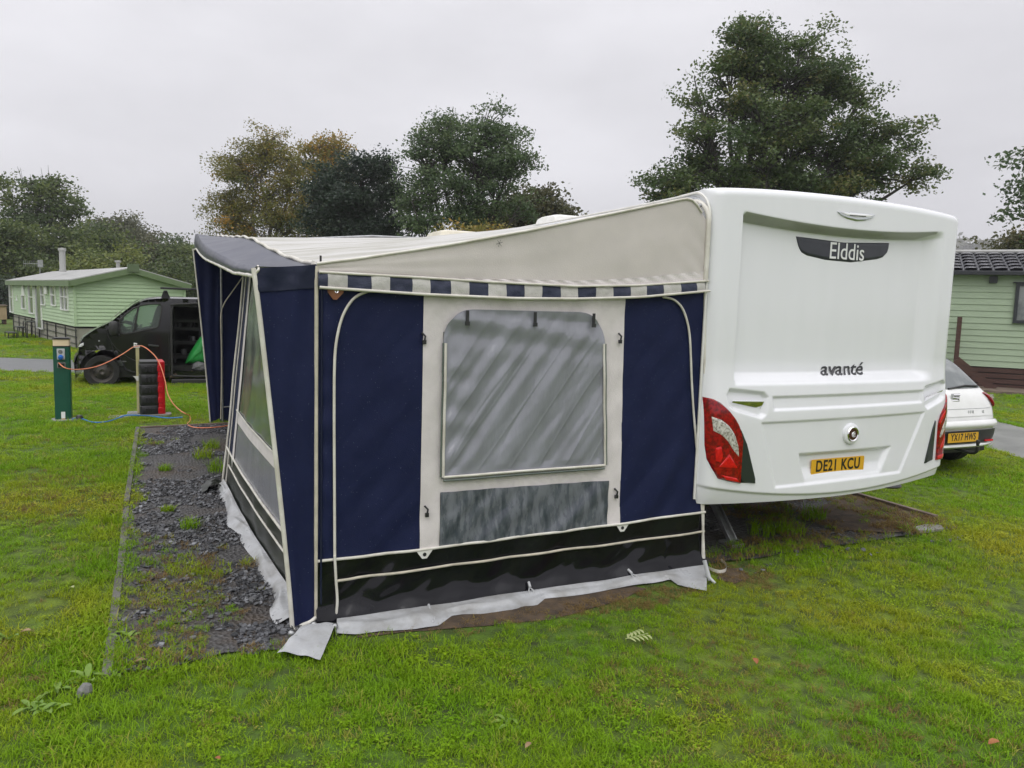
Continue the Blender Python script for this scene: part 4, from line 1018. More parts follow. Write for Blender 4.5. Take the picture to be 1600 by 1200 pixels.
# rubber pegging loops and corner pegs
for px, py, px2, py2 in ((669,946,677,972),(826,912,830,934),(981,892,1000,908)):
    a = onY(px, py, -.03); b = onZ(px2, py2, .02); m_ = (a+b)/2
    s = MB(); s.tube([a+np.array([0,0,.01]), a*.75+b*.25+np.array([0,-.012,.004])], .009, 6)
    s.tube(smooth_path([a*.75+b*.25, m_+np.array([.016,-.02,.0]), b, m_+np.array([-.016,-.02,.0]), a*.75+b*.25], 6), .0042, 6)
    AW(s, 'peg_loop', M['sock'])
for px, py in ((397,802),(438,885),(441,800)):
    a = onZ(px, py, .05); s = MB(); s.tube(smooth_path([a, a+np.array([-.04,.05,.02]), a+np.array([-.02,.11,.01]), a+np.array([.02,.08,.0])], 5), .005, 6); AW(s, 'peg_loop', M['rubber'])
for px, py in ((490,976),(523,979),(455,990)):
    a = onZ(px, py, .04); s = MB(); s.lathe([(.001,.012),(.012,.012),(.018,.004),(.018,-.008),(.001,-.010)], a, (-.3,-1,.3), 12); s.tube([a, a+np.array([.01,-.03,-.06])], .004, 6); AW(s, 'corner_peg', M['steel'])
a = onZ(1100, 885, .10); s = MB(); s.tube([a+np.array([0,0,.04]), a+np.array([.02,-.04,-.08])], .014, 8); s.tube([a+np.array([.01,-.02,-.05]), a+np.array([.03,-.08,-.09])], .010, 6); AW(s, 'corner_peg', M['sock'])
st = [onZ(x, y, .018) for x, y in ((1103,886),(1112,891),(1124,894),(1133,892),(1135,886),(1131,879),(1126,876))]
mb = MB(); pts = smooth_path(st, 5); vs = []
for q in pts: vs += [q+np.array([0,0,-.008]), q+np.array([0,0,.016])]
mb.add(vs, [(2*i, 2*i+1, 2*i+3, 2*i+2) for i in range(len(pts)-1)]); AW(mb, 'loose_strap', M['piping'])
# leather tab and pole spike
lt = onY(524, 456, -.02); AW(MB().prism([(lt[0]-.043, lt[2]+.022), (lt[0]+.043, lt[2]+.022), (lt[0]+.040, lt[2]-.004), (lt[0]+.006, lt[2]-.040), (lt[0]-.012, lt[2]-.040), (lt[0]-.040, lt[2]-.004)], lambda q, d: (q[0], -.030+d, q[1]), .006), 'leather_tab', M['leather'], smooth=False)
AW(MB().lathe([(.004,.001),(.010,.003),(.011,0)], (lt[0]+.004, -.031, lt[2]+.004), (0,-1,0), 12), 'eyelet', M['chrome'])
AW(MB().tube([(-2.575, .01, 1.93), (-2.575, .01, 1.985)], .006, 8), 'pole_spike', M['black_pl'])
AW(MB().tube([onY(304.5, 364, 7.1), onY(303.5, 359, 7.1)], .006, 6), 'pole_spike', M['steel'])
# ------------------------------------------------------------------ black van
VY = 12.0
def vz(x, y): return (100+x*.15, 450+y*.15)          # survey notes read on an enlargement
def vp(x, y, Y=VY): p = onY(*vz(x, y), Y); return (p[0], p[2])
van = empty('parked_van', (-3.0, VY, 0), 0, 'black panel van with open side door, parked on the grass beyond the awning', 'van')
def VB(mb, name, material, parent=None, **k):
    o = mb.build(name, material, parent or van, **k)
    if parent is None: o.location = (3.0, -VY, 0)
    return o
roofz = vp(900, 112)[1]; floorz = vp(1150, 965)[1]
REAR = .55
wc = (vp(378, 915)[0]+.03, .325); WR = .305; WZ = .245
RWX = wc[0]+3.05
outl = [vp(110, 955), vp(95, 860), vp(92, 790), vp(110, 735), vp(138, 690), vp(150, 630), vp(165, 570), vp(200, 515), vp(262, 470), vp(335, 425), vp(420, 385), vp(500, 345), vp(560, 292), vp(640, 232), vp(715, 182), vp(790, 145), vp(870, 120), vp(960, 110), vp(1080, 108), (-2.0, roofz+.015), (-1, roofz+.02), (0, roofz), (REAR-.1, roofz-.06), (REAR-.02, roofz-.35), (REAR, .9), (REAR, .42), (REAR-.03, .32)]
arch = lambda cx: [(cx+(WR+.06)*math.cos(a), .29+(WR+.06)*math.sin(a)) for a in np.linspace(0, math.pi, 12)]
bottom_ = [(RWX+.5, .27)]+arch(RWX)+[(RWX-.45, .24), (wc[0]+.5, .24)]+arch(wc[0])
outline = outl+bottom_+[(wc[0]-.45, .24)]
win_h = [vp(582, 335), vp(640, 275), vp(720, 215), vp(790, 185), vp(880, 168), vp(1000, 165), vp(1020, 190), vp(1005, 300), vp(985, 395), vp(965, 415), vp(740, 463), vp(625, 480), vp(592, 468), vp(578, 430)]
dz = floorz+.09
dr = [vp(1118, 250), vp(1130, 205), vp(1165, 172), (vp(1165, 172)[0]+1.05, vp(1165, 172)[1]+.01), (vp(1165, 172)[0]+1.12, dz+.95), (vp(1165, 172)[0]+1.1, dz+.06), (vp(1165, 172)[0]+1.02, dz), (vp(1160, 880)[0]+.05, dz), vp(1128, 830)]
cxv = (outl[0][0]+REAR)/2
def side_skin(y, holes, sgn):
    bm = bmesh.new(); edges = []
    def yy(p):   # plan rounding at nose and tail, tumblehome towards the roof
        d = 0.0; x, z = p
        d += .22*max(0, (outl[2][0]+.55-x)/.55)**2; d += .05*max(0, (x-(REAR-.25))/.25)**2
        d += .13*max(0, (z-.95)/.75)**2
        return y+sgn*d
    dense = lambda L: [q for a, b in zip(L, L[1:]+L[:1]) for q in [(a[0]+(b[0]-a[0])*k/4, a[1]+(b[1]-a[1])*k/4) for k in range(4)]]
    for loop in [outline]+holes:
        vs = [bm.verts.new((p[0], 0, p[1])) for p in dense(loop)]
        edges += [bm.edges.new((vs[i], vs[(i+1) % len(vs)])) for i in range(len(vs))]
    bmesh.ops.triangle_fill(bm, use_beauty=True, use_dissolve=False, edges=edges)
    for k in range(48): bmesh.ops.bisect_plane(bm, geom=bm.verts[:]+bm.edges[:]+bm.faces[:], dist=1e-6, plane_co=(outl[2][0]-.05+.12*k, 0, 0), plane_no=(1, 0, 0))
    for k in range(16): bmesh.ops.bisect_plane(bm, geom=bm.verts[:]+bm.edges[:]+bm.faces[:], dist=1e-6, plane_co=(0, 0, .25+.10*k), plane_no=(0, 0, 1))
    for v in bm.verts: v.co.y = yy((v.co.x, v.co.z))
    bm.verts.index_update()
    out = ([tuple(v.co) for v in bm.verts], [tuple(v.index for v in f.verts) for f in bm.faces]); bm.free()
    return out, [(p[0], yy(p), p[1]) for p in dense(outline)]
VW = 1.9
(sA, fA), rA = side_skin(VY, [win_h, dr], 1); (sB, fB), rB = side_skin(VY+VW, [win_h], -1)
mb = MB(); mb.add(sA, fA); mb.add(sB, fB); n = len(rA); k_ = 7; vs = []
for j in range(k_+1):
    t = j/k_
    for a, b in zip(rA, rB):
        a = np.array(a); b = np.array(b); q = a*(1-t)+b*t; bul = math.sin(t*math.pi)
        if a[2] > .35: q[0] -= .10*bul*max(0, (outl[2][0]+.8-a[0])); q[2] += .03*bul*sst(1.3, 1.6, a[2])
        vs.append(q)
fs = []
for j in range(k_):
    for i in range(n): fs.append((j*n+i, j*n+(i+1) % n, (j+1)*n+(i+1) % n, (j+1)*n+i))
mb.add(vs, fs); vbody = VB(mb, 'body', M['van'], smooth=True); 
w3 = vbody.modifiers.new('weld', 'WELD'); w3.merge_threshold = .002
# windscreen, side glass
def vpoly(poly, y, d=.012): return MB().prism(poly, lambda q, k: (q[0], y+k+.13*max(0, (q[1]-.95)/.75)**2, q[1]), d)
VB(vpoly(win_h, VY+.012), 'side_window', M['glass'], smooth=False)
VB(MB().prism(win_h, lambda q, k: (q[0], VY+VW-.03-.13*max(0, (q[1]-.95)/.75)**2+k, q[1]), .012), 'side_window', M['glass'])
mb = MB(); mb.tube([(q[0], VY-.004+.13*max(0, (q[1]-.95)/.75)**2, q[1]) for q in win_h+win_h[:1]], .016, 6)
a, b = vp(775, 190), vp(730, 462); mb.tube([(a[0], VY+.03, a[1]), (b[0], VY+.0, b[1])], .017, 6); VB(mb, 'window_seal', M['rubber'])
ws = []
for (x, y) in ((505, 338), (560, 287), (640, 227), (715, 178), (785, 142)): ws.append(vp(x, y))
mb = MB()
def wsf(u, v):
    t = v*(len(ws)-1); i = min(int(t), len(ws)-2); f = t-i; x = ws[i][0]*(1-f)+ws[i+1][0]*f; z = ws[i][1]*(1-f)+ws[i+1][1]*f
    return (x-.03-.11*math.sin(u*math.pi)*max(0, (outl[2][0]+1.0-x)), VY+.22+(VW-.44)*u, z+.016+.03*math.sin(u*math.pi)*sst(1.3, 1.6, z))
VB(mb.grid(wsf, 16, 10), 'windscreen', M['dark_glass'], smooth=True)
# doorway: seal, step, dim interior with racking and a load
drY = lambda p: VY-.004+.13*max(0, (p[1]-.95)/.75)**2
mb = MB(); mb.tube([(p[0], drY(p), p[1]) for p in smooth_path([(q[0], 0, q[1]) for q in dr+dr[:1]], 3) for p in [(p[0], p[2])]], .022, 6); VB(mb, 'door_seal', M['rubber'])
x0d, x1d = dr[0][0], dr[3][0]
mb = MB(); mb.box((x0d-.05, VY+.02, dz-.03), (REAR-.1, VY+VW-.1, dz)); VB(mb, 'load_floor', M['ply'])
mb = MB(); mb.box((x0d-.07, VY+.10, dz), (x0d-.03, VY+VW-.12, roofz-.16)); mb.box((x0d-.05, VY+VW-.16, dz), (REAR-.1, VY+VW-.12, roofz-.12)); mb.box((x0d-.03, VY+.12, roofz-.14), (REAR-.1, VY+VW-.12, roofz-.10)); VB(mb, 'lining', M['inside_dark'])
mb = MB()
for z in (dz+.30, dz+.58, dz+.86, dz+1.02): mb.box((x0d+.02, VY+.9, z), (x0d+1.6, VY+1.55, z+.025)); mb.box((x0d+.02, VY+.885, z-.02), (x0d+1.6, VY+.90, z+.05))
for x in (x0d+.05, x0d+.52, x0d+1.0): mb.box((x, VY+.88, dz), (x+.035, VY+.92, roofz-.2))
VB(mb, 'racking', M['van_pl'])
def item(name, label, cat, mb, m, **k): o = mb.build(name, m, None, **k); return tag(o, label, cat)
r9 = random.Random(9)
for i in range(11):
    x = x0d+.08+r9.uniform(0, .75); zi = r9.choice((dz+.33, dz+.61, dz+.89)); w = r9.uniform(.05, .11); h = r9.uniform(.08, .18)
    c = (x, VY+1.02+r9.uniform(0, .2), zi+h/2)
    o = MB().lathe([(.001, h/2), (w*.5, h/2), (w*.55, h/2-.02), (w*.55, -h/2), (.001, -h/2)], c, (r9.uniform(-.2, .2), 0, 1), 10).build('stored_can', M[r9.choice(('black_pl', 'grey_bag', 'dark_trim', 'steel'))], None, smooth=True)
    tag(o, 'small dark can or tool on the racking inside the open van', 'can', 'odds and ends on the van racking')
VB(MB().box((dr[8][0]-.02, VY-.03, floorz-.10), (x1d+.05, VY+.10, floorz+.03)), 'side_step', M['van_pl'], bevel=.02)
gb = [vp(1265, 800), vp(1290, 735), vp(1330, 665), vp(1390, 570), vp(1425, 520), vp(1480, 500), vp(1560, 560), vp(1600, 700), vp(1590, 790), vp(1400, 800)]
mb = MB()
def bag(u, v):
    n_ = len(gb); cx = sum(p[0] for p in gb)/n_; cz = sum(p[1] for p in gb)/n_; t = u*n_; i = int(t) % n_; f = t-int(t); q = ((gb[i][0]*(1-f)+gb[(i+1) % n_][0]*f), (gb[i][1]*(1-f)+gb[(i+1) % n_][1]*f)); s = math.sin(v*math.pi)**.5
    return (cx+(q[0]-cx)*s+.01*nz(u*9, v*5), VY+.34-.20*math.cos(v*math.pi)+.02*nz(u*6, v*6, 1), cz+(q[1]-cz)*s)
o = mb.grid(bag, 50, 16).build('kit_bag', M['green_bag'], None, smooth=True); tag(o, 'bright green fabric bag standing in the open doorway of the black van', 'bag')
gb2 = [vp(1320, 850), vp(1345, 800), vp(1400, 770), vp(1470, 790), vp(1500, 860), vp(1430, 885)]; gb_keep = gb; gb = gb2
def bag2(u, v):
    q = bag(u, v); return (q[0], q[1]-.10, max(q[2], dz+.005))
o = MB().grid(bag2, 40, 12).build('sack', M['grey_bag'], None, smooth=True); tag(o, 'grey slumped sack lying in front of the green bag in the van', 'sack')
gb = gb_keep
for (x, y, s, mm) in ((1180, 870, .07, 'ply'), (1290, 890, .09, 'shed'), (1235, 880, .06, 'grey_bag'), (1170, 845, .06, 'steel')):
    p = vp(x, y); o = MB().obox((p[0], VY+.16, dz+s*.4), (.95, .1, .3), (-.1, .99, 0), (-.3, 0, .95), s, s*1.4, s*.35).build('offcut', M[mm], None, bevel=.01); tag(o, 'scrap offcut of board or tool lying on the van floor', 'offcut', 'loose bits on the van floor')
# front seats and dash seen through the glass
sx_ = vp(900, 430)
mb = MB()
for yy in (.35, 1.2):
    mb.grid(lambda u, v: (sx_[0]+.12+.16*math.cos(u*2*math.pi)*(.6+.4*math.sin(v*math.pi))+.12*v, VY+yy+.24*math.sin(u*2*math.pi), .75+.75*v), 16, 8)
VB(mb, 'seat', M['inside_dark'], smooth=True)
mb = MB(); d0 = vp(640, 440); mb.grid(lambda u, v: (d0[0]-.25+.45*v, VY+.15+1.6*u, d0[1]+.02+.10*math.sin(v*math.pi)), 8, 8); VB(mb, 'dashboard', M['inside_dark'], smooth=True)
s2 = vp(700, 405); o = VB(MB().tube([(s2[0]+.08*math.cos(a)*.6, VY+1.35+.19*math.sin(a), s2[1]+.19*math.cos(a)) for a in np.linspace(0, 6.28, 24)], .014, 6), 'steering_wheel', M['black_pl'])
p = vp(915, 400); VB(MB().tube([(p[0]-.03, VY+.5, p[1]+.06), (p[0]+.02, VY+.5, p[1]-.05)], .016, 6), 'seat_belt', M['letter_w'])
# wheels
for wx in (wc[0], RWX):
    for wy, s in ((VY+.10, -1), (VY+VW-.10, 1)):
        o = VB(MB().lathe([(.20, -.10), (.29, -.105), (WR, -.075), (WR, .075), (.29, .105), (.20, .10)], (wx, wy, WZ), (0, 1, 0), 36), 'wheel', M['tyre'], smooth=True)
        m2 = MB().lathe([(.001, -.055), (.05, -.075), (.075, -.06), (.15, -.04), (.18, -.075), (.205, -.098), (.205, .095), (.001, .095)], (wx, wy, WZ), (0, 1, 0), 28)
        if s > 0: m2.v = [(x, 2*wy-y, z) for x, y, z in m2.v]
        rm = m2.build('rim', M['rim'], o, smooth=True)
        mb = MB()
        for k in range(8):
            a = k*math.pi/4; mb.lathe([(.0005, 0), (.020, 0), (.018, .006)], (wx+.135*math.cos(a), wy+s*.052, WZ+.135*math.sin(a)), (0, s, 0), 8)
        mb.build('rim_hole', M['plate_k'], rm)
    VB(MB().grid(lambda u, v: (wx+(WR+.06)*math.cos(math.pi*u), VY+.02+.30*v, .29+(WR+.06)*math.sin(math.pi*u)), 20, 3), 'wheel_arch', M['rubber'], smooth=True)
# mirror, handle, lamps, trims
q0 = vp(520, 420); mb = MB(); mb.grid(lambda u, v: (q0[0]+.085*math.cos(2*math.pi*u)*math.sin(math.pi*v)**.6, VY-.10+.07*math.sin(2*math.pi*u)*math.sin(math.pi*v)**.6, q0[1]+.14*math.cos(math.pi*v)), 20, 12); mb.tube([(q0[0]+.05, VY-.06, q0[1]-.13), (q0[0]+.09, VY+.06, q0[1]-.13)], .03, 8); VB(mb, 'door_mirror', M['van_pl'], smooth=True)
a, b = vp(880, 593), vp(985, 606); VB(MB().tube([(a[0], VY-.02, a[1]), ((a[0]+b[0])/2, VY-.045, (a[1]+b[1])/2), (b[0], VY-.02, b[1])], .018, 8), 'door_handle', M['van_pl'], smooth=True)
a, b = vp(358, 548), vp(390, 556); VB(MB().box((a[0], VY-.002+.01, b[1]-.002), (b[0], VY+.04, a[1]+.004)), 'side_repeater', M['lamp_glass'], bevel=.006)
a, b = vp(605, 758), vp(650, 770); VB(MB().box((a[0], VY-.006, b[1]), (b[0], VY+.02, a[1]-.004)), 'fuel_badge', M['grey_bag'], bevel=.004)
hl = [vp(150, 622), vp(175, 588), vp(213, 572), vp(216, 600), vp(190, 618)]
VB(MB().prism(hl, lambda q, k: (q[0]-.02, VY+.22*max(0, (outl[2][0]+.55-q[0])/.55)**2-.012+k, q[1]), .12), 'headlight', M['lamp_glass'], bevel=.008)
VB(MB().prism([(q[0]-.02, q[1]) for q in hl], lambda q, k: (q[0], VY+VW-.26+k, q[1]), .12), 'headlight', M['lamp_glass'], bevel=.008)
dl = [vp(450, 440), vp(470, 520), vp(520, 600), vp(620, 690), vp(740, 755), vp(880, 790), vp(1080, 800)]
VB(MB().tube([(q[0], VY-.001, q[2]) for q in smooth_path([(a, 0, b) for a, b in dl], 5)], .007, 5), 'door_crease', M['van_pl'], smooth=True)
for dx in (1092,):
    a, b = vp(1088, 150), vp(1098, 960); VB(MB().tube([(a[0], VY+.10, a[1]), (a[0], VY+.006, .95), (b[0], VY-.003, b[1])], .010, 5), 'door_gap', M['plate_k'])
vl = [vp(450, 430), vp(460, 500), vp(500, 600), vp(540, 740), vp(575, 960)]
VB(MB().tube([(q[0], VY-.002, q[2]) for q in smooth_path([(a, 0, b) for a, b in vl], 5)], .007, 5), 'door_gap', M['plate_k'])
VB(MB().box((outl[0][0]-.02, VY+.22, .26), (outl[0][0]+.25, VY+VW-.22, .52)), 'bumper', M['van_pl'], bevel=.04)
VB(MB().box((wc[0]-.3, VY+.12, .13), (REAR-.05, VY+VW-.12, .34)), 'underbody', M['plate_k'])  # black box for the lower body, also standing in for the shadow beneath
# roof bars
for xx in (vp(1060, 60)[0], vp(1060, 60)[0]+1.3):
    o = VB(MB().box((xx-.03, VY+.05, roofz+.13), (xx+.03, VY+VW-.05, roofz+.165)), 'roof_bar', M['black_pl'], bevel=.006)
    for yy in (VY+.14, VY+VW-.14): MB().prism([(-.09, 0), (.09, 0), (.03, .16), (-.03, .16)], lambda q, k: (xx+q[0], yy+k, roofz-.01+q[1]), .05).build('bar_foot', M['black_pl'], o)
a, b = vp(1005, 50), vp(1390, 85); VB(MB().obox(((a[0]+b[0])/2+.5, VY+.22, roofz+.20), (1, 0, -.01), (0, 1, 0), (0, 0, 1), (b[0]-a[0])/2+.5, .035, .02), 'roof_bar', M['black_pl'], bevel=.008)

# ------------------------------------------------------------------ hook-up bollard, stake, case, cables
bc = np.array([-4.528, 7.78, 0]); boll = empty('hookup_bollard', tuple(bc), 0, 'dark green electric hook-up bollard with a cream lamp head on the lawn', 'bollard')
def rrect(hx, hy, r, n=4):
    out = []
    for sx, sy, a0 in ((1,1,0),(-1,1,90),(-1,-1,180),(1,-1,270)):
        for k in range(n+1): a = R_(a0+90*k/n); out.append((sx*(hx-r)+r*math.cos(a), sy*(hy-r)+r*math.sin(a)))
    return out
rr0 = rrect(.096, .09, .012)
MB().prism(rr0, lambda q, k: (q[0], q[1], k), 1.0).build('column', M['post_green'], boll, smooth=True)
MB().prism(rrect(.094, .088, .015), lambda q, k: (q[0], q[1], 1.012+k), .085).build('lamp_head', M['cream_lamp'] if 'cream_lamp' in M else M['cream_pl'], boll, smooth=True)
M['cream_lamp'] = mat('cream_lamp_diffuser', (.78, .62, .42), .35); boll.children[-1].data.materials[0] = M['cream_lamp']
MB().prism(rrect(.099, .093, .015), lambda q, k: (q[0], q[1], 1.0+k), .012).build('collar', M['black_pl'], boll, smooth=True)
mb = MB(); mb.prism(rrect(.104, .098, .03), lambda q, k: (q[0], q[1], 1.097+k), .012); mb.prism(rrect(.09, .084, .03), lambda q, k: (q[0], q[1], 1.109+k), .010); mb.build('cap', M['black_pl'], boll, smooth=True)
o = MB().box((-.048, -.108, .83), (.044, -.0885, .975)).build('socket_box', M['sock'], boll, bevel=.006)
MB().lathe([(.001,.004),(.022,.006),(.026,.003),(.026,-.002)], (-.006, -.109, .935), (0,-1,0), 18).build('socket', M['stone'], o, smooth=True)
MB().lathe([(.001,.045),(.022,.045),(.024,.03),(.03,.028),(.03,0)], (-.004, -.108, .868), (0,-1,-.45), 18).build('plug', M['blue'], o, smooth=True)
o = MB().box((-.05, -.1, .715), (.048, -.0885, .79)).build('meter_box', M['stone'], boll, bevel=.006)
MB().box((-.038, -.104, .725), (.036, -.1005, .778)).build('meter_window', M['dark_trim'], o)
o = MB().box((-.022, -.0935, .035), (.024, -.0905, .125)).build('notice', M['letter_w'], boll)
MB().box((-.020, -.0950, .012), (.022, -.0908, .033)).build('warning_label', M['plate_y'], boll)
mb = MB(); mb.prism(rrect(.19, .13, .05), lambda q, k: (bc[0]+q[0]+.04, bc[1]-.06+q[1], .004+k), .02); tag(mb.build('base_slab', M['conc'], None, bevel=.006), 'concrete footing slab in the grass under the green bollard', 'slab')
mb = MB(); mb.lathe([(.001,.06),(.03,.055),(.045,.03),(.05,0)], (-4.335, 7.66, .02), (0,0,1), 16); tag(mb.build('cable_cap', M['black_pl'], None, smooth=True), 'small black cable cap beside the foot of the green bollard', 'cable cap')
sk_ = onY(213, 538, 8.0)
stake = empty('wooden_stake', (sk_[0]+.01, 8.0, 0), 0, 'thin yellowish stake with a white cable hook, standing behind the black case', 'stake')
MB().box((-.02, -.015, 0), (.024, .015, .995)).build('shaft', M['stake'], stake, bevel=.003)
mb = MB(); mb.box((-.045, -.022, .97), (.034, .022, 1.0)); mb.tube([(-.03, 0, .99), (-.035, -.01, 1.03), (.0, -.012, 1.02)], .012, 6); mb.build('cable_hook', M['white_pl'], stake)
MB().prism([(-.065, .565), (.02, .565), (.02, .50), (-.02, .50), (-.03, .53)], lambda q, k: (q[0], -.024+k, q[1]), .008).build('bracket', M['white_pl'], stake)
case = empty('storage_case', (-3.47, 7.98, 0), R_(4), 'tall ribbed black plastic case with a bright red side standing in the grass', 'case')
mb = MB()
prof = []
z = .02
for k in range(5):
    h = .148; prof += [(0, z), (.006, z+.008), (.006, z+h-.016), (0, z+h-.008)]; z += h
prof.append((0, .775))
def casef(u, v):
    t = v*(len(prof)-1); i = min(int(t), len(prof)-2); f = t-i; d = prof[i][0]*(1-f)+prof[i+1][0]*f; zz = prof[i][1]*(1-f)+prof[i+1][1]*f
    q = rrect(.118+d, .20+d, .03, 5); n_ = len(q); t = u*n_; i = int(t) % n_; f = t-int(t); return (q[i][0]*(1-f)+q[(i+1) % n_][0]*f-.02, q[i][1]*(1-f)+q[(i+1) % n_][1]*f, zz)
mb.grid(casef, 48, 2*(len(prof)-1)); mb.prism(rrect(.118, .20, .03), lambda q, k: (q[0]-.02, q[1], .775+k), .012); mb.build('shell', M['black_pl'], case, smooth=True, bevel=.0)
mb = MB()
for k in range(5):
    for dx in (-.06, -.02, .03): mb.box((dx-.016, -.222, .05+.148*k), (dx+.016, -.205, .13+.148*k))
mb.build('rib', M['black_pl'], case, bevel=.004)
mb = MB(); mb.prism(rrect(.045, .215, .025), lambda q, k: (q[0]+.138, q[1], .012+k), .775)
for k in range(5): mb.box((.088, -.220, .045+.15*k), (.15, -.2, .135+.15*k))
mb.build('lid', M['red'], case, bevel=.008)
for (x, y, w, d, h) in ((-3.57, 8.02, .2, .14, .05), (-3.86, 7.86, .14, .1, .03), (-3.42, 7.86, .22, .10, .05)):
    tag(MB().prism(rrect(w, d, .02), lambda q, k: (x+q[0], y+q[1], k-.01), h).build('paving_slab', M['conc'], None, bevel=.006), 'weathered grey paving slab in the grass around the black and red case', 'slab', 'slabs under the case')
cab = [(92,567,7.66),(100,574,7.58),(112,577,7.6),(127,577,7.7),(150,573,7.8),(172,564,7.88),(192,553,7.94),(207,543,7.98),(214,541,7.98),(223,541,7.98),(235,549,7.9),(245,560,7.82),(252,575,7.72),(258,595,7.6),(262,615,7.5),(270,630,7.42),(281,641,7.35),(291,647,7.3)]
pts = [onY(x, y, Y) for x, y, Y in cab]; g1 = onZ(296, 649, .02); g2 = onZ(293, 663, .022); g3 = onZ(305, 668, .025); g4 = onZ(332, 668, .04)
tag(MB().tube(smooth_path(pts+[g1, (g1+g2)/2+np.array([.02,0,-.012]), g2, g3, g4, g4+np.array([.2,.1,0])], 6), .007, 8).build('power_cable', M['orange_c'], None, smooth=True), 'orange power cable looping from the green bollard over the stake to the awning', 'cable')
bl_ = [(113,655),(120,653),(130,655),(142,659),(155,660),(170,658),(185,653),(197,649),(215,649),(235,650),(250,652),(265,653),(285,652)]
tag(MB().tube(smooth_path([onZ(x, y, .03+.03*(i in (7, 8))) for i, (x, y) in enumerate(bl_)], 6), .008, 8).build('mains_cable', M['blue_c'], None, smooth=True), 'bright blue cable snaking over the grass from the bollard past the case', 'cable')
# timber edging of the slate, partly grown over
M['edge_grey'] = mat('weathered_grey_board', (.15, .145, .13), .85, (.075, .075, .055), 6, bump=.5, bscale=30)
def edging(name, x0, y0, x1, y1, label, h=.03, mm='brown_deck'):
    d = np.array([x1-x0, y1-y0, 0]); L = np.linalg.norm(d); d /= L; s = np.array([-d[1], d[0], 0]); c = np.array([(x0+x1)/2, (y0+y1)/2, h/2-.01])
    o = MB().obox(c, d, s, (0, 0, 1), L/2, .022, h/2+.012).build(name, M[mm], None, bevel=.004); return tag(o, label, 'edging board')
E1 = onZ(167, 1062); E2 = onZ(186, 905); E3 = onZ(199, 790); E4 = onZ(215, 671)
edging('edging_board', E1[0], E1[1], E2[0], E2[1], 'nearest grey edging board between the lawn and the slate', .024, 'edge_grey')
edging('edging_board', E2[0]+.004, E2[1]+.02, E3[0]-.004, E3[1], 'grey edging board in the middle of the left side of the slate', .022, 'edge_grey')
edging('edging_board', E3[0]-.006, E3[1]+.02, E4[0], E4[1], 'farthest grey edging board on the left side of the slate', .034, 'edge_grey')
edging('edging_board', E4[0]+.03, E4[1]+.03, -2.5, E4[1]+.1, 'thin edging board across the far end of the slate by the case', .03, 'brown_deck')
edging('edging_board', 2.735, .25, 2.72, 1.55, 'dark edging board to the right of the soil beneath the white caravan', .05, 'brown_deck')

# ------------------------------------------------------------------ static caravans
def clad_wall(mb, p0, d, L, z0, ztopf, nrm, pitch=.108, lap=.024):
    """overlapping boards: each leans out at its foot; ztopf(s) limits the top"""
    p0 = np.array(p0, float); d = np.array(d, float); nrm = np.array(nrm, float); zmax = max(ztopf(L*k/20) for k in range(21)); k = 0
    while z0+k*pitch < zmax:
        za = z0+k*pitch; zb = za+pitch; s = [L*i/40 for i in range(41)]
        for a, b in zip(s[:-1], s[1:]):
            ta, tb = ztopf(a), ztopf(b)
            if min(ta, tb) <= za: continue
            zba, zbb = min(zb, ta), min(zb, tb)
            A = p0+d*a; B = p0+d*b; o1 = nrm*lap
            q = [A+o1+np.array([0,0,za]), B+o1+np.array([0,0,za]), B+o1*.75+np.array([0,0,za+.03]), A+o1*.75+np.array([0,0,za+.03]), A+np.array([0,0,zba]), B+np.array([0,0,zbb])]
            mb.add(q+[A+np.array([0,0,za]), B+np.array([0,0,za])], [(0,1,2,3), (3,2,5,4), (6,7,1,0)])
        k += 1
    return mb
Ld = np.array([-3.2, 11.6, 0])/12.033; Gd = np.array([Ld[1], -Ld[0], 0]); P0 = np.array([-5.57, 21.8, 0]); SL, SW = 12.6, 3.1
home = empty('static_caravan', tuple(P0), 0, 'light green clad static caravan with white windows beyond the black van', 'static caravan')
def HB(mb, name, material, parent=None, **k):
    o = mb.build(name, material, parent or home, **k)
    if parent is None: o.location = tuple(-P0)
    return o
ZB, ZE, ZR = .66, 2.02, 2.40
gz = lambda s: ZE+(ZR-ZE)*(1-abs(s-SW/2)/(SW/2))
HB(clad_wall(MB(), P0, Gd, SW, ZB, gz, -Ld), 'gable_wall', M['clad'])
HB(clad_wall(MB(), P0, Ld, SL, ZB, lambda s: ZE, -Gd), 'side_wall', M['clad'])
HB(clad_wall(MB(), P0+Gd*SW, Ld, SL, ZB, lambda s: ZE, Gd), 'side_wall', M['clad'])
HB(clad_wall(MB(), P0+Ld*SL, Gd, SW, ZB, gz, Ld), 'gable_wall', M['clad'])
for q in (P0, P0+Gd*SW): HB(MB().obox(q+np.array([0,0,(ZB+ZE)/2])-Ld*.012, Ld, Gd, (0,0,1), .03, .035, (ZE-ZB)/2), 'corner_trim', M['clad'])
def roofslab(mb, e0, e1, r1, r0, t): 
    n = np.cross(e1-e0, r0-e0); n = n/np.linalg.norm(n); n = n if n[2] > 0 else -n
    mb.add([e0, e1, r1, r0, e0+n*t, e1+n*t, r1+n*t, r0+n*t], [(0,1,2,3),(4,5,6,7),(0,1,5,4),(1,2,6,5),(2,3,7,6),(3,0,4,7)]); return mb
up = np.array([0,0,1.]); A0 = P0-Ld*.22-Gd*.16+up*(ZE-.02); B0 = A0+Ld*(SL+.44); C0 = P0-Ld*.22+Gd*SW/2+up*(ZR+.05); D0 = C0+Ld*(SL+.44); E0 = P0-Ld*.22+Gd*(SW+.16)+up*(ZE-.02); F0 = E0+Ld*(SL+.44)
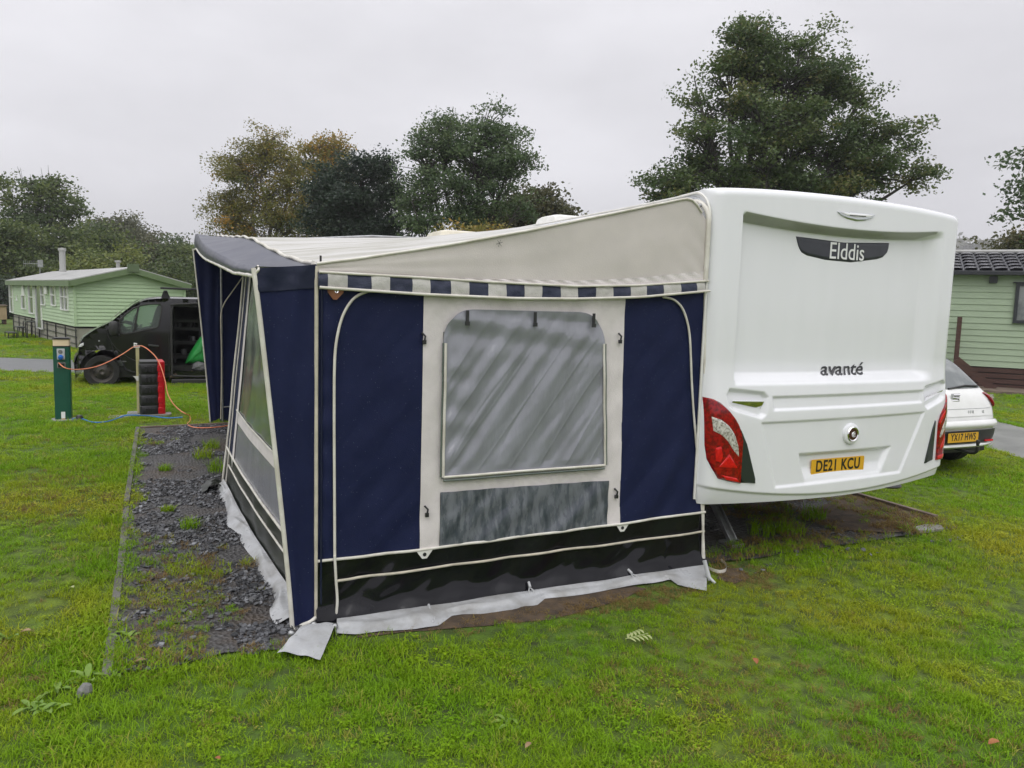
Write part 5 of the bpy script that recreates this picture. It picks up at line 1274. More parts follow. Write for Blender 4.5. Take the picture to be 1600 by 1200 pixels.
mb = MB(); roofslab(mb, A0, B0, D0, C0, .03); roofslab(mb, E0, F0, D0, C0, .03); HB(mb, 'roof', M['roof_felt'])
def fascia(a, b, h, th, off): 
    d = (b-a); L = np.linalg.norm(d); d = d/L; s = np.cross(d, up); s = s/np.linalg.norm(s); u2 = np.cross(s, d); return MB().obox((a+b)/2-u2*h/2+s*off, d, s, u2, L/2, th, h/2)
HB(fascia(A0-Ld*.01, C0-Ld*.01, .16, .018, 0), 'fascia', M['clad_trim']); HB(fascia(C0-Ld*.01, E0-Ld*.01, .16, .018, 0), 'fascia', M['clad_trim'])
HB(fascia(A0, B0, .17, .03, 0), 'gutter', M['clad_trim']); HB(MB().obox(C0+up*.0-Ld*.03, Ld, Gd, up, .03, .16, .12), 'ridge_cap', M['gutter'])
HB(MB().obox(P0+Ld*SL/2+Gd*SW/2+up*.30, Ld, Gd, up, SL/2-.02, SW/2-.03, .30), 'plinth', M['block'])
mb = MB()
for zz in (.14, .34, .54): mb.obox(P0+Ld*SL/2+up*zz+Gd*.02, Ld, Gd, up, SL/2, .012, .012)
for k in range(9): mb.obox(P0+Ld*(k*1.55)+up*.3, Ld, Gd, up, .02, .014, .3)
HB(mb, 'skirting_rail', M['black_pl'])
def hwin(s, w, z0, z1, cols=1, bar=None, frame=.035, name='window'):
    c = P0+Ld*s+up*(z0+z1)/2-Gd*.03; h = (z1-z0)/2; mb = MB()
    mb.obox(c+up*(h-frame/2), Ld, Gd, up, w/2, .03, frame/2); mb.obox(c-up*(h-frame/2), Ld, Gd, up, w/2, .035, frame/2)
    for sg in (-1, 1): mb.obox(c+Ld*sg*(w/2-frame/2), Ld, Gd, up, frame/2, .03, h-frame)
    if bar: mb.obox(c+up*(bar-(z0+z1)/2), Ld, Gd, up, w/2-frame, .025, frame*.4)
    for k in range(1, cols): mb.obox(c+Ld*(-w/2+w*k/cols), Ld, Gd, up, frame*.5, .024, h-frame)
    o = HB(mb, name, M['upvc']); g = MB().obox(c+Gd*.012, Ld, Gd, up, w/2-frame, .008, h-frame).build('pane', M['dark_glass'], o)
    MB().obox(c+Gd*.024-Ld*w*.1, Ld, Gd, up, w/2-frame-w*.1, .003, h-frame-.01).build('curtain', M['curtain'], o); return o
def hs(x, y): q = onP(x, y, P0, Gd); return float((q-P0)@Ld), float(q[2])
def hwpx(xl, xr, yt, yb, **k):
    s0, zt_ = hs(xr, yt); s1, _ = hs(xl, yt); _, zb_ = hs((xl+xr)/2, yb); return hwin((s0+s1)/2, abs(s1-s0), zb_, zt_, **k)
hwpx(96, 107.5, 446, 485, cols=2, bar=hs(102, 464)[1]); hwpx(81, 88, 446, 478, bar=hs(84, 461)[1]); hwpx(65, 71, 446, 477, bar=hs(68, 461)[1])
hwpx(45.5, 53, 440, 490, bar=hs(49, 464)[1]); hwpx(35, 41, 461, 483); hwpx(15.5, 20.5, 442, 488, bar=hs(18, 464)[1])
dr_ = hwpx(56, 65, 440, 513, name='door')
s0, z0 = hs(37.5, 458); mb = MB(); mb.prism([(-.30, 0), (.30, 0), (.26, .22), (.15, .42), (0, .50), (-.15, .42), (-.26, .22)], lambda q, k: tuple(P0+Ld*(s0+q[0])+up*(z0-.10+q[1])-Gd*(.02+k)), .03); HB(mb, 'arched_panel', M['upvc'])
s0, z0 = hs(75, 454); HB(MB().obox(P0+Ld*s0+up*z0-Gd*.06, Ld, Gd, up, .16, .04, .14), 'flue_cover', M['upvc'], bevel=.03)
s0, z0 = hs(27, 466); HB(MB().prism([(-.2, -.1), (.2, -.1), (.06, 0), (.05, .12), (-.05, .12), (-.06, 0)], lambda q, k: tuple(P0+Ld*(s0+q[0])+up*(z0+q[1])-Gd*(.02+k)), .02), 'wall_ornament', M['upvc'])
f_ = onP(98, 421, P0+Gd*.7, Gd); mb = MB(); mb.lathe([(.12, -.1), (.10, .0), (.10, .62), (.13, .64), (.13, .72), (.001, .74)], f_+up*.02, (0,0,1), 16); HB(mb, 'chimney_flue', M['roof_felt'], smooth=True)
f2 = onP(184.5, 415, P0+Ld*2.0, Ld); HB(MB().lathe([(.06, -.2), (.06, .10), (.10, .11), (.10, .16), (.001, .17)], f2, (0,0,1), 12), 'roof_vent', M['roof_felt'], smooth=True)
# entrance steps of black tube
sA_, _ = hs(61, 510); mb = MB(); base = P0+Ld*sA_-Gd*.05
for k in range(3):
    c = base-Gd*(.25+.28*k)+up*(.56-.19*k); mb.obox(c, Ld, Gd, up, .42, .13, .015)
    for sg in (-1, 1): mb.tube([c+Ld*sg*.42-Gd*.12, np.array([c[0], c[1], 0])+Ld*sg*.42-Gd*.12], .016, 6); mb.tube([c+Ld*sg*.42+Gd*.12, np.array([c[0], c[1], 0])+Ld*sg*.42+Gd*.12], .016, 6)
tag(mb.build('entrance_steps', M['black_pl'], None), 'black metal steps below the white door of the light green caravan', 'steps')
# TV aerial on a pole behind it
ap = at(62, 412, 34); mb = MB(); mb.tube([(ap[0], ap[1], 0), (ap[0], ap[1], ap[2]+.15)], .025, 8)
e1 = at(37, 412, 34); e2 = at(63, 412, 34); mb.tube([e1, e2], .012, 6)
for k in range(9):
    q = e1+(e2-e1)*k/8; mb.tube([q+up*.14, q-up*.14], .007, 5)
mb.obox(e2, (1,0,0), (0,1,0), up, .10, .05, .16); tag(mb.build('tv_aerial', M['steel'], None), 'grey toothed television aerial on a pole behind the green caravan roof', 'aerial')
sd = at(3, 513, 36); sd[2] = 0; shed = empty('small_shed', (sd[0], sd[1], 0), .25, 'small tan wooden box shed standing left of the light green caravan', 'shed')
MB().box((-.55, -.4, .22), (.18, .5, .86)).build('wall', M['shed'], shed, bevel=.01); MB().box((-.60, -.46, .86), (.22, .55, .90)).build('lid', M['brown_deck'], shed); 
mb = MB()
for x in (-.5, .1): mb.box((x-.06, -.35, 0), (x+.06, .45, .22))
mb.build('bearer', M['brown_w'], shed)

# right hand static caravan
a0 = onZ(1510, 606); b0_ = onZ(1600, 612); Dd = (b0_-a0)/np.linalg.norm(b0_-a0); Nn = np.array([Dd[1], -Dd[0], 0]); Nn = -Nn if np.dot(Nn, CAM-a0) < 0 else Nn
W0 = a0-Dd*6.5-Nn*.05; WLn = 12.0
lodge = empty('static_caravan', tuple(a0), 0, 'dull green clad static caravan with dark tiled roof and brown skirting behind the white car', 'static caravan')
def LB(mb, name, material, parent=None, **k):
    o = mb.build(name, material, parent or lodge, **k)
    if parent is None: o.location = tuple(-a0)
    return o
ze = onP(1550, 424, a0, Nn)[2]-.02; zsk = onP(1550, 573.5, a0, Nn)[2]
LB(clad_wall(MB(), W0, Dd, WLn, zsk, lambda s: ze, Nn, pitch=.150, lap=.020), 'wall', M['clad_d'])
for q in (W0, W0+Dd*WLn): LB(clad_wall(MB(), q-Nn*4.0, Nn, 4.0, zsk, lambda s: ze, Dd*(1 if q is not W0 else -1), pitch=.15, lap=.02), 'end_wall', M['clad_d'])
LB(clad_wall(MB(), W0-Nn*4.0, Dd, WLn, zsk, lambda s: ze, -Nn, pitch=.15, lap=.02), 'wall', M['clad_d'])
mb = MB()
for k in range(4): mb.obox(W0+Dd*WLn/2+up*(.075+k*(zsk-.02)/4)-Nn*.02, Dd, Nn, up, WLn/2, .015, (zsk-.02)/8-.012)
LB(mb, 'skirting', M['brown_w']); LB(MB().obox(W0+Dd*WLn/2-Nn*.08+up*zsk/2, Dd, Nn, up, WLn/2, .02, zsk/2), 'skirting_back', M['plate_k'])
# roof: barrel tiles in courses with rounded tails
rid = onP(1550, 395.5, a0-Nn*1.9, Nn); zr = rid[2]; ev = W0+Nn*.22+up*(ze+.03); rv = W0-Nn*1.95+up*zr; mb = MB(); sl = rv-ev; SLn = np.linalg.norm(sl); sl_ = sl/SLn; rn = np.cross(Dd, sl_); rn = rn if rn[2] > 0 else -rn
nc, nt_ = 6, int(WLn/.31); cl = SLn/nc
for c_ in range(nc):
    for t_i in range(nt_):
        o_ = ev+sl_*cl*c_+Dd*(.31*t_i)
        def tf(u, v): 
            w = .02+.27*u; tail = .045*(2*u-1)**2
            return o_+Dd*(w+.02*v)+sl_*(tail+(cl*1.06-tail)*v)+rn*(.006+.034*(1-v)+.030*math.sin(u*math.pi)**.7)
        mb.grid(tf, 5, 2)
LB(mb, 'roof_tiles', M['tile'], smooth=True)
mb = MB(); roofslab(mb, ev, ev+Dd*WLn, rv+Dd*WLn, rv, .004); ev2 = W0-Nn*4.2+up*(ze+.03); roofslab(mb, ev2, ev2+Dd*WLn, rv+Dd*WLn, rv, .004); LB(mb, 'roof', M['tile_d'])
LB(MB().tube([rv+up*.05, rv+Dd*WLn+up*.05], .05, 8), 'ridge', M['roof_felt'], smooth=True)
LB(MB().obox(ev+Dd*WLn/2+Nn*.05-up*.06, Dd, Nn, up, WLn/2, .05, .05), 'gutter', M['tile_d'], bevel=.01)
mb = MB(); mb.obox(W0+Dd*WLn/2+Nn*.09+up*(ze-.02), Dd, Nn, up, WLn/2, .07, .015); LB(mb, 'soffit', M['tile_d'])
p = onP(1552, 437, a0, Nn); LB(MB().obox(p+Nn*.03, Dd, Nn, up, .085, .03, .085), 'wall_vent', M['anth'], bevel=.01)
w1_ = onP(1589, 442, a0, Nn); w2_ = onP(1589, 505, a0, Nn); wc_ = w1_+Dd*.55; wc_[2] = (w1_[2]+w2_[2])/2; hh = (w1_[2]-w2_[2])/2
mb = MB()
for sg in (-1, 1): mb.obox(wc_+up*sg*(hh-.035)+Nn*.01, Dd, Nn, up, .56, .035, .035); mb.obox(wc_+Dd*sg*.525+Nn*.01, Dd, Nn, up, .035, .035, hh-.07)
mb.obox(wc_+up*(hh+.01)+Nn*.02, Dd, Nn, up, .62, .05, .012)
o = LB(mb, 'window', M['anth']); MB().obox(wc_-Nn*.005, Dd, Nn, up, .49, .008, hh-.07).build('pane', M['dark_glass'], o)
mb = MB(); mb.obox(a0+Dd*.2+Nn*.55+up*.03, Dd, Nn, up, 6.0, .55, .04); tag(mb.build('paved_strip', M['brown_deck'], None, bevel=.01), 'flat weathered plinth in front of the dark brown skirting', 'plinth')
q1 = onP(1500, 495, a0+Nn*.25, Nn); q2 = onP(1497, 566, a0+Nn*.25, Nn); mb = MB().obox((q1[0], q1[1], q1[2]/2), Dd, Nn, up, .05, .05, q1[2]/2); tag(mb.build('deck_post', M['brown_w'], None, bevel=.008), 'dark brown timber post at the right edge of the white caravan', 'post')
s1 = onP(1494, 562, a0+Nn*.5, Nn); s2_ = onP(1553, 609, a0+Nn*.5, Nn); dd = (s2_-s1); Ln = np.linalg.norm(dd); dd /= Ln; nn = np.cross(Nn, dd); mb = MB().obox((s1+s2_)/2, dd, Nn, nn, Ln/2, .03, .09)
tag(mb.build('ramp_board', M['brown_w'], None), 'sloping brown board leaning down beside the brown skirting', 'board')

# ------------------------------------------------------------------ white car
CY = R_(1); CH = np.array([math.sin(CY), math.cos(CY), 0]); CR = np.array([math.cos(CY), -math.sin(CY), 0]); _pc = onZ(1506, 684, .43); car_o = np.array([_pc[0], _pc[1], 0])+CH*.04
car = empty('white_car', tuple(car_o), -math.atan2(CH[0], CH[1]), 'white hatchback car with a tow ball, partly hidden behind the right side of the caravan', 'car')
car.scale = (.95, .95, .95)
# local frame: x right, y forward from the tail
def sec(y, zb, hwb, zs, hws, zg, hwg, zt, hwt):
    return [(-hwb*.86, y, zb), (-hwb, y, zb+.10), (-hws*1.0, y, (zb+zs)/2), (-hws, y, zs), (-hwg, y, zg), (-hwt, y, zt), (-hwt*.5, y, zt+.02), (0, y, zt+.025), (hwt*.5, y, zt+.02), (hwt, y, zt), (hwg, y, zg), (hws, y, zs), (hws*1.0, y, (zb+zs)/2), (hwb, y, zb+.10), (hwb*.86, y, zb)]
S_ = [sec(0.0, .36, .46, .56, .50, .60, .49, .62, .46), sec(.05, .30, .62, .60, .66, .66, .62, .70, .55), sec(.13, .27, .72, .62, .77, .86, .70, .92, .62), sec(.25, .26, .80, .74, .83, .93, .76, 1.0, .64), sec(.55, .26, .85, .82, .87, .97, .83, 1.30, .62), sec(.80, .26, .87, .84, .89, .98, .83, 1.42, .60), sec(1.6, .25, .87, .86, .89, .97, .84, 1.46, .60), sec(2.4, .25, .87, .88, .89, .97, .84, 1.40, .58), sec(3.0, .25, .87, .86, .88, .93, .84, 1.02, .70), sec(3.8, .27, .85, .72, .85, .80, .78, .85, .66), sec(4.15, .32, .72, .58, .74, .62, .66, .66, .55)]
mb = MB(); vs = [p for s in S_ for p in s]; L = len(S_[0]); mb.add(vs, [(j*L+i, j*L+i+1, (j+1)*L+i+1, (j+1)*L+i) for j in range(len(S_)-1) for i in range(L-1)]+[tuple(range(L))[::-1], tuple((len(S_)-1)*L+i for i in range(L))]+[(j*L+L-1, j*L, (j+1)*L, (j+1)*L+L-1) for j in range(len(S_)-1)])
cb = mb.build('body', M['car_w'], car, smooth=True, angle=180); ss = cb.modifiers.new('subd', 'SUBSURF'); ss.levels = 2; ss.render_levels = 2
from mathutils.bvhtree import BVHTree
_dg = bpy.context.evaluated_depsgraph_get(); _em = cb.evaluated_get(_dg).to_mesh(); _bvh = BVHTree.FromPolygons([v.co for v in _em.vertices], [tuple(p.vertices) for p in _em.polygons])
def on_tail(x, z, off=.006):      # surface of the tail, measured on the body itself
    for xx in (x, x*.97, x*.93, x*.88, x*.8):
        hit = _bvh.ray_cast(Vector((xx, -2, z)), Vector((0, 1, 0)), 4)
        if hit[0] is not None: return (x, hit[0].y-off, z)
    return (x, .3, z)
def tailgrid(x0, x1, zf0, zf1, off, nu=24, nv=10): return MB().grid(lambda u, v: on_tail(x0(v)+(x1(v)-x0(v))*u if callable(x0) else x0+(x1-x0)*u, zf0+(zf1-zf0)*v, off), nu, nv)
tailgrid(lambda v: -.62+.10*v, lambda v: .62-.10*v, 1.00, 1.34, .012).build('rear_window', M['dark_glass'], car, smooth=True)
MB().tube([on_tail(-.02, 1.0, .02), on_tail(.3, 1.03, .03), on_tail(.55, 1.02, .03)], .012, 6).build('rear_wiper', M['black_pl'], car, smooth=True)
tg = tailgrid(lambda v: -.60, lambda v: .60, .69, .985, .008, 30, 14); tg.build('tailgate', M['car_w'], car, smooth=True)
for z in (.775,): MB().tube([on_tail(x, z, .009) for x in np.linspace(-.59, .59, 20)], .004, 5).build('tailgate_crease', M['sock'], car)
for s in (-1, 1):
    lp = [(.55, .945), (.62, .955), (.72, .92), (.755, .86), (.745, .78), (.69, .775), (.62, .86)]
    mb = MB(); cx = sum(p[0] for p in lp)/7; cz = sum(p[1] for p in lp)/7
    def lf(u, v):
        t = u*7; i = int(t) % 7; f = t-int(t); q = (lp[i][0]*(1-f)+lp[(i+1) % 7][0]*f, lp[i][1]*(1-f)+lp[(i+1) % 7][1]*f); w = v
        x = cx+(q[0]-cx)*w; z = cz+(q[1]-cz)*w; e = .035*(1-w**4); return (s*x, on_tail(x, z, 0)[1]-.012-e, z)
    o = mb.grid(lf, 28, 6).build('tail_light', M['red_lens'], car, smooth=True)
    MB().grid(lambda u, v: (s*(.63+.07*u-.02*v), on_tail(.66, .90, 0)[1]-.055, .88+.05*v), 4, 4).build('lamp_lens', M['clear_lens'], o)
mb = MB().grid(lambda u, v: (-.70+1.4*u, on_tail(-.70+1.4*u, .375+.155*v, .02)[1], .375+.155*v), 30, 4); mb.build('bumper_insert', M['black_pl'], car, smooth=True)
mb = MB().grid(lambda u, v: (-.74+1.48*u, on_tail(-.74+1.48*u, .545+.10*v, .02+.03*math.sin(v*3.14))[1], .545+.10*v), 30, 6); mb.build('bumper', M['car_w'], car, smooth=True)
mb = MB().grid(lambda u, v: (-.72+1.44*u, on_tail(-.72+1.44*u, .32+.05*v, .03+.02*math.sin(v*3.14))[1], .315+.05*v), 30, 4); mb.build('lower_bumper', M['car_w'], car, smooth=True)
for s in (-1, 1): MB().box((s*.50-.07, on_tail(.44, .395)[1]-.028, .385), (s*.50+.07, on_tail(.60, .395)[1]+.05, .405)).build('bumper_reflector', M['red_bright'], car)
plate('number_plate', 0, on_tail(.0, .455)[1]-.036, .455, 'YX17 HWS', car)
mb = MB(); mb.tube(smooth_path([(.06, .15, .30), (.06, -.09, .285), (.06, -.165, .31), (.06, -.175, .37)], 5), .020, 8); mb.lathe([(.001, .05), (.018, .047), (.026, .025), (.018, .003), (.016, -.02)], (.06, -.175, .40), (0,0,1), 14); mb.build('tow_ball', M['black_pl'], car, smooth=True)
# round-cornered S emblem, model letters
eb = on_tail(0, .90, .012); mb = MB()
mb.tube([(.06, eb[1]-.012, .935), (-.045, eb[1]-.010, .935), (-.055, eb[1]-.010, .905), (.045, eb[1]-.010, .895), (.055, eb[1]-.010, .868), (-.06, eb[1]-.008, .862)], .012, 6); em_ = mb.build('emblem', M['chrome'], car, smooth=True)
MB().prism([(-.075, .845), (.075, .845), (.075, .952), (-.075, .952)], lambda q, d: (q[0], eb[1]-.004+d*.3, q[1]), .006).build('emblem_back', M['sock'], em_)
lettering('model_lettering', 'I E R', .055, lambda x, y, z: (x+.20, on_tail(.2, .735, .013)[1]-z, .735+y), M['sock'], car, bold=.001)
lettering('model_lettering', 'R', .05, lambda x, y, z: (x+.42, on_tail(.42, .735, .016)[1]-z, .735+y), M['sock'], car, bold=.001)
for wx in (-.75, .75):
    for wy in (.70, 3.35):
        o = MB().lathe([(.19, -.09), (.28, -.10), (.31, -.07), (.31, .07), (.28, .10), (.19, .09)], (wx, wy, .308), (1,0,0), 32).build('wheel', M['tyre'], car, smooth=True)
        MB().lathe([(.001, -.04), (.08, -.05), (.19, -.085), (.19, .085), (.08, .05), (.001, .04)], (wx, wy, .308), (1,0,0), 24).build('rim', M['alu'], o, smooth=True)
MB().box((-.74, .2, .22), (.74, 3.9, .30)).build('underbody', M['plate_k'], car)
for s in (-1, 1): MB().grid(lambda u, v: (s*(.895+.004*0), .70+.37*math.cos(math.pi*u), .30+.37*math.sin(math.pi*u)*v), 16, 4).build('wheel_arch', M['plate_k'], car)
HAZE = .0007
# ------------------------------------------------------------------ trees
def leaf_material(name, cols, autumn=None, transl=.36):
    m, t, b = _nodes(name); a = t.nodes.new('ShaderNodeAttribute'); a.attribute_name = 'tint'; r = t.nodes.new('ShaderNodeValToRGB')
    r.color_ramp.elements[0].position = 0; r.color_ramp.elements[0].color = (*cols[0], 1); r.color_ramp.elements[1].position = 1; r.color_ramp.elements[1].color = (*cols[-1], 1)
    for i, c in enumerate(cols[1:-1]): e = r.color_ramp.elements.new((i+1)/(len(cols)-1)); e.color = (*c, 1)
    t.links.new(a.outputs['Fac'], r.inputs[0]); t.links.new(r.outputs[0], b.inputs['Base Color']); b.inputs['Roughness'].default_value = .5
    out = t.nodes['Material Output']; tr = t.nodes.new('ShaderNodeBsdfTranslucent'); ms = t.nodes.new('ShaderNodeMixShader'); ms.inputs[0].default_value = transl
    t.links.new(r.outputs[0], tr.inputs[0]); t.links.new(b.outputs[0], ms.inputs[1]); t.links.new(tr.outputs[0], ms.inputs[2]); t.links.new(ms.outputs[0], out.inputs[0]); return m
L_SYC = leaf_material('sycamore_leaf', [(.052, .090, .032), (.080, .126, .038), (.110, .152, .042), (.19, .17, .05)])
L_BIR = leaf_material('birch_leaf', [(.110, .128, .030), (.165, .170, .036), (.25, .20, .044), (.48, .26, .04)])
L_DRK = leaf_material('dark_leaf', [(.018, .036, .024), (.028, .050, .030), (.040, .064, .034), (.06, .08, .036)])
L_ASH = leaf_material('ash_leaf', [(.060, .104, .046), (.088, .138, .056), (.122, .172, .070), (.17, .21, .085)])
L_BRN = leaf_material('brownish_leaf', [(.055, .070, .026), (.080, .084, .032), (.115, .105, .038), (.17, .13, .045)])
L_GRN = leaf_material('bush_leaf', [(.060, .096, .030), (.098, .138, .038), (.15, .185, .048), (.21, .235, .055)])
L_OLV = leaf_material('hill_leaf', [(.078, .090, .05), (.105, .112, .058), (.13, .128, .064), (.165, .155, .075)])
rt = np.random.default_rng(3)
def tree(name, label, cat, base, lobes, dist, leafmat, barkmat, n_twigs, per, leaf, spread, trunk_r, seed, group=None, tintbias=0.0, fork=.35, depth_k=.85, droop=0.0, twig_r=.018, hot=None, shell=.45, stems=1, clump=7):
    """base: (px, py) sight line of the trunk; lobes: (px, py, rx, ry[, nearer]) of the crown, surveyed at dist metres"""
    g = np.random.default_rng(seed); r0 = random.Random(seed)
    b = at(base[0], base[1], dist); root = np.array([b[0], b[1], -.05]); vdir = _f.copy(); vdir[2] = 0; vdir /= np.linalg.norm(vdir)
    k = dist/FPX; T = empty(name, (root[0], root[1], 0), 0, label, cat, group)
    LB_ = [(at(l[0], l[1], dist)+vdir*((l[4] if len(l) > 4 else 0)), l[2]*k, l[3]*k) for l in lobes]
    vol = np.array([l[1]**2*l[2] for l in LB_]); pr = vol**.64; pr /= pr.sum()
    nT = n_twigs; nC = max(6, nT//clump); li = g.choice(len(LB_), nC, p=pr); d = g.normal(size=(nC, 3)); d /= np.linalg.norm(d, axis=1)[:, None]; rad = g.uniform(0, 1, nC)**shell*.94
    C_ = np.array([l[0] for l in LB_])[li]; RX = np.array([l[1] for l in LB_])[li]; RZ = np.array([l[2] for l in LB_])[li]
    off = d*rad[:, None]
    tip = C_+_r0[None, :]*(off[:, :1]*RX[:, None])+vdir[None, :]*(off[:, 1:2]*RX[:, None]*depth_k)+np.array([0, 0, 1])[None, :]*(off[:, 2:3]*RZ[:, None])
    ci = np.sort(g.integers(0, nC, nT)); cr_s = (spread*1.75*g.uniform(.6, 1.3, nC))[ci]       # sprays of twigs, flattened, with air between them
    tip = tip[ci]+np.clip(g.normal(size=(nT, 3)), -1.5, 1.5)*np.stack([cr_s, cr_s, cr_s*.42], 1); li = li[ci]
    tip[:, 2] = np.maximum(tip[:, 2], .35)
    # limbs: the trunk forks, each lobe gets a limb, twigs leave the limbs
    mb = MB(); topc = np.mean([l[0] for l in LB_], axis=0); hf = max(.6, fork*topc[2])
    forkp = root+np.array([(topc[0]-root[0])*.12, (topc[1]-root[1])*.12, hf])
    limbs = []
    if stems == 1: mb.tube(smooth_path([root, root*.5+forkp*.5+np.array([.08, -.05, 0]), forkp], 4), list(np.linspace(trunk_r*1.25, trunk_r*.8, 9)), 10)
    for j, (c, rx, rz) in enumerate(LB_):
        st = forkp if stems == 1 else root+np.array([r0.uniform(-.5, .5)*trunk_r*3, r0.uniform(-.5, .5)*trunk_r*3, 0]); e = c+np.array([0, 0, rz*.15]); m1 = st*.62+c*.38+np.array([r0.uniform(-.3, .3), r0.uniform(-.3, .3), rz*.15]); m2 = st*.3+c*.7+np.array([r0.uniform(-.3, .3), r0.uniform(-.3, .3), 0])
        pth = smooth_path([st, m1, m2, c, e], 5); rr = twig_r*.8+(trunk_r*(.60 if stems == 1 else .8)-twig_r*.8)*np.linspace(1, 0, len(pth))**1.5; mb.tube(pth, list(rr), 7); limbs.append(np.array(pth))
    show = g.choice(nT, min(nT, int(nT*.62)), replace=False)
    for i in show:
        P = limbs[li[i]]; dd = np.linalg.norm(P-tip[i], axis=1); dd[:2] += 50; j = int(np.argmin(dd+.25*np.arange(len(P))[::-1]*.0)); j = max(2, j-2); s = P[j]; mid = s*.5+tip[i]*.5+np.array([r0.uniform(-.12, .12), r0.uniform(-.12, .12), r0.uniform(0, .2)])*min(1.5, dd.min())
        mb.tube([s, mid, tip[i]], [twig_r*1.3, twig_r*.9, twig_r*.35], 4, cap=False)
    mb.build('trunk', barkmat, T, smooth=True).location = (-root[0], -root[1], 0)
    # leaves: small folded blades round every twig end, at many angles
    N = nT*per; ti = np.repeat(np.arange(nT), per); s = spread*g.uniform(.6, 1.35, nT)[ti]
    pos = tip[ti]+np.clip(g.normal(size=(N, 3)), -1.45, 1.45)*np.stack([s, s, s*.55], 1); pos[:, 2] -= droop*np.abs(g.normal(size=N))*s
    keepz = pos[:, 2] > .1; pos = pos[keepz]; ti = ti[keepz]; N = len(pos)
    a = g.normal(size=(N, 3)); a[:, 2] *= .6; a /= np.linalg.norm(a, axis=1)[:, None]; q = g.normal(size=(N, 3)); b2 = np.cross(a, q); b2 /= np.linalg.norm(b2, axis=1)[:, None]
    L = leaf*g.uniform(.6, 1.35, N); W = L*.62
    v0 = pos-a*L[:, None]*.5; v1 = pos+b2*W[:, None]*.5; v2 = pos+a*L[:, None]*.5; v3 = pos-b2*W[:, None]*.5
    co = np.stack([v0, v1, v2, v3], 1).reshape(-1, 3)-np.array([root[0], root[1], 0]); quads = np.arange(N*4).reshape(N, 4)
    tw = g.normal(.40+tintbias, .16, nC)[ci]+g.normal(0, .07, nT)
    if hot is not None:
        for (hx, hy, hr, hv) in hot:
            hp = at(hx, hy, dist); dv = tip-hp; lat = np.abs(dv@_r0); ver = np.abs(dv[:, 2]); tw += hv*np.exp(-(lat**2+ver**2)/(hr*k)**2)
    tint = np.clip(tw[ti]+g.normal(0, .12, N), 0, 1)
    raw_mesh('crown', co, quads, [leafmat], T, tint); return T
tree('sycamore_tree', 'largest tree, a spreading dark green sycamore towering behind the white caravan', 'tree', (1165, 420),
     [(1180,75,58,48),(1248,90,62,42),(1140,150,62,55),(1225,150,95,70),(1300,140,48,36),(1100,200,52,60),(1180,220,80,70,-1),(1265,210,80,60),(1345,155,42,22),(1120,270,75,48),(1230,290,80,45),(1320,230,65,50),(1385,205,38,30),(1060,285,50,26),(1360,270,70,40),(1420,285,38,28),(1400,240,30,26),(1310,290,80,40),(1040,300,42,22),(1090,150,30,26),(1150,55,24,22)],
     30, L_SYC, M['bark'], 1900, 38, .135, .25, .34, 21, fork=.30, twig_r=.022, tintbias=.02, hot=[(1440, 290, 40, .35), (1330, 150, 30, .15)])
tree('birch_tree', 'leftmost birch with yellowing leaves and orange clumps above the awning canopy', 'tree', (410, 430),
     [(420,225,45,34),(385,260,52,40),(455,260,40,45),(360,305,36,40),(420,320,60,55),(470,325,36,50),(375,345,45,40),(440,370,60,40),(390,395,55,30)],
     40, L_BIR, M['bark_birch'], 1250, 34, .115, .26, .20, 22, fork=.45, droop=.8, twig_r=.016, tintbias=-.02, hot=[(395, 262, 9, .5), (412, 291, 12, .55), (367, 345, 10, .5), (420, 215, 26, .12), (345, 285, 16, .25)], stems=1)
tree('birch_tree', 'right-hand birch with a golden brown crown, behind the darkest bushy tree', 'tree', (508, 430),
     [(500,232,40,30),(525,245,35,36),(480,262,32,36),(510,285,45,40),(500,330,45,40),(520,370,50,40)],
     42, L_BIR, M['bark_birch'], 600, 26, .15, .27, .18, 23, fork=.5, droop=.8, twig_r=.016, tintbias=.10, hot=[(520, 235, 30, .18)])
tree('maple_tree', 'very dark dense bushy tree just right of the two birches', 'tree', (560, 430),
     [(570,265,42,32),(520,285,36,32),(600,300,26,32),(555,320,55,42),(610,345,34,30),(510,340,40,40),(570,370,70,34),(625,325,22,22)],
     36, L_DRK, M['bark'], 850, 40, .145, .27, .24, 24, fork=.4, twig_r=.018)
tree('ash_tree', 'tall airy ash with visible grey limbs in the middle of the treeline', 'tree', (722, 430),
     [(762,200,34,32),(700,215,45,32),(660,222,28,30),(800,222,26,40),(745,240,70,42),(670,270,40,45),(720,295,62,45),(790,275,45,45),(820,255,14,12),(660,320,30,40),(770,315,45,35),(648,300,20,24),(735,340,55,22),(812,320,24,24)],
     34, L_ASH, M['bark'], 950, 34, .128, .26, .21, 25, fork=.22, twig_r=.022, shell=.40)
tree('thin_tree', 'two thin leaning stems with sparse leaves left of the tall ash', 'tree', (655, 430), [(648,345,16,26),(668,355,14,20),(645,318,14,16)], 33, L_ASH, M['bark'], 70, 22, .16, .26, .09, 26, fork=.3, stems=2)
tree('low_tree', 'low wide tree with brownish green leaves between the tall ash and the caravan roof', 'tree', (835, 430), [(840,325,42,26),(800,345,42,24),(870,338,28,20),(895,335,18,12),(830,360,60,24),(775,365,40,16)], 38, L_BRN, M['bark'], 420, 30, .19, .34, .2, 27, fork=.45)
tree('shrub_tree', 'small russet shrub in front of the tall ash above the awning roof', 'shrub', (765, 420), [(765,368,40,10),(730,372,22,8)], 30, L_BIR, M['bark'], 60, 28, .14, .26, .06, 28, tintbias=.3, fork=.3)
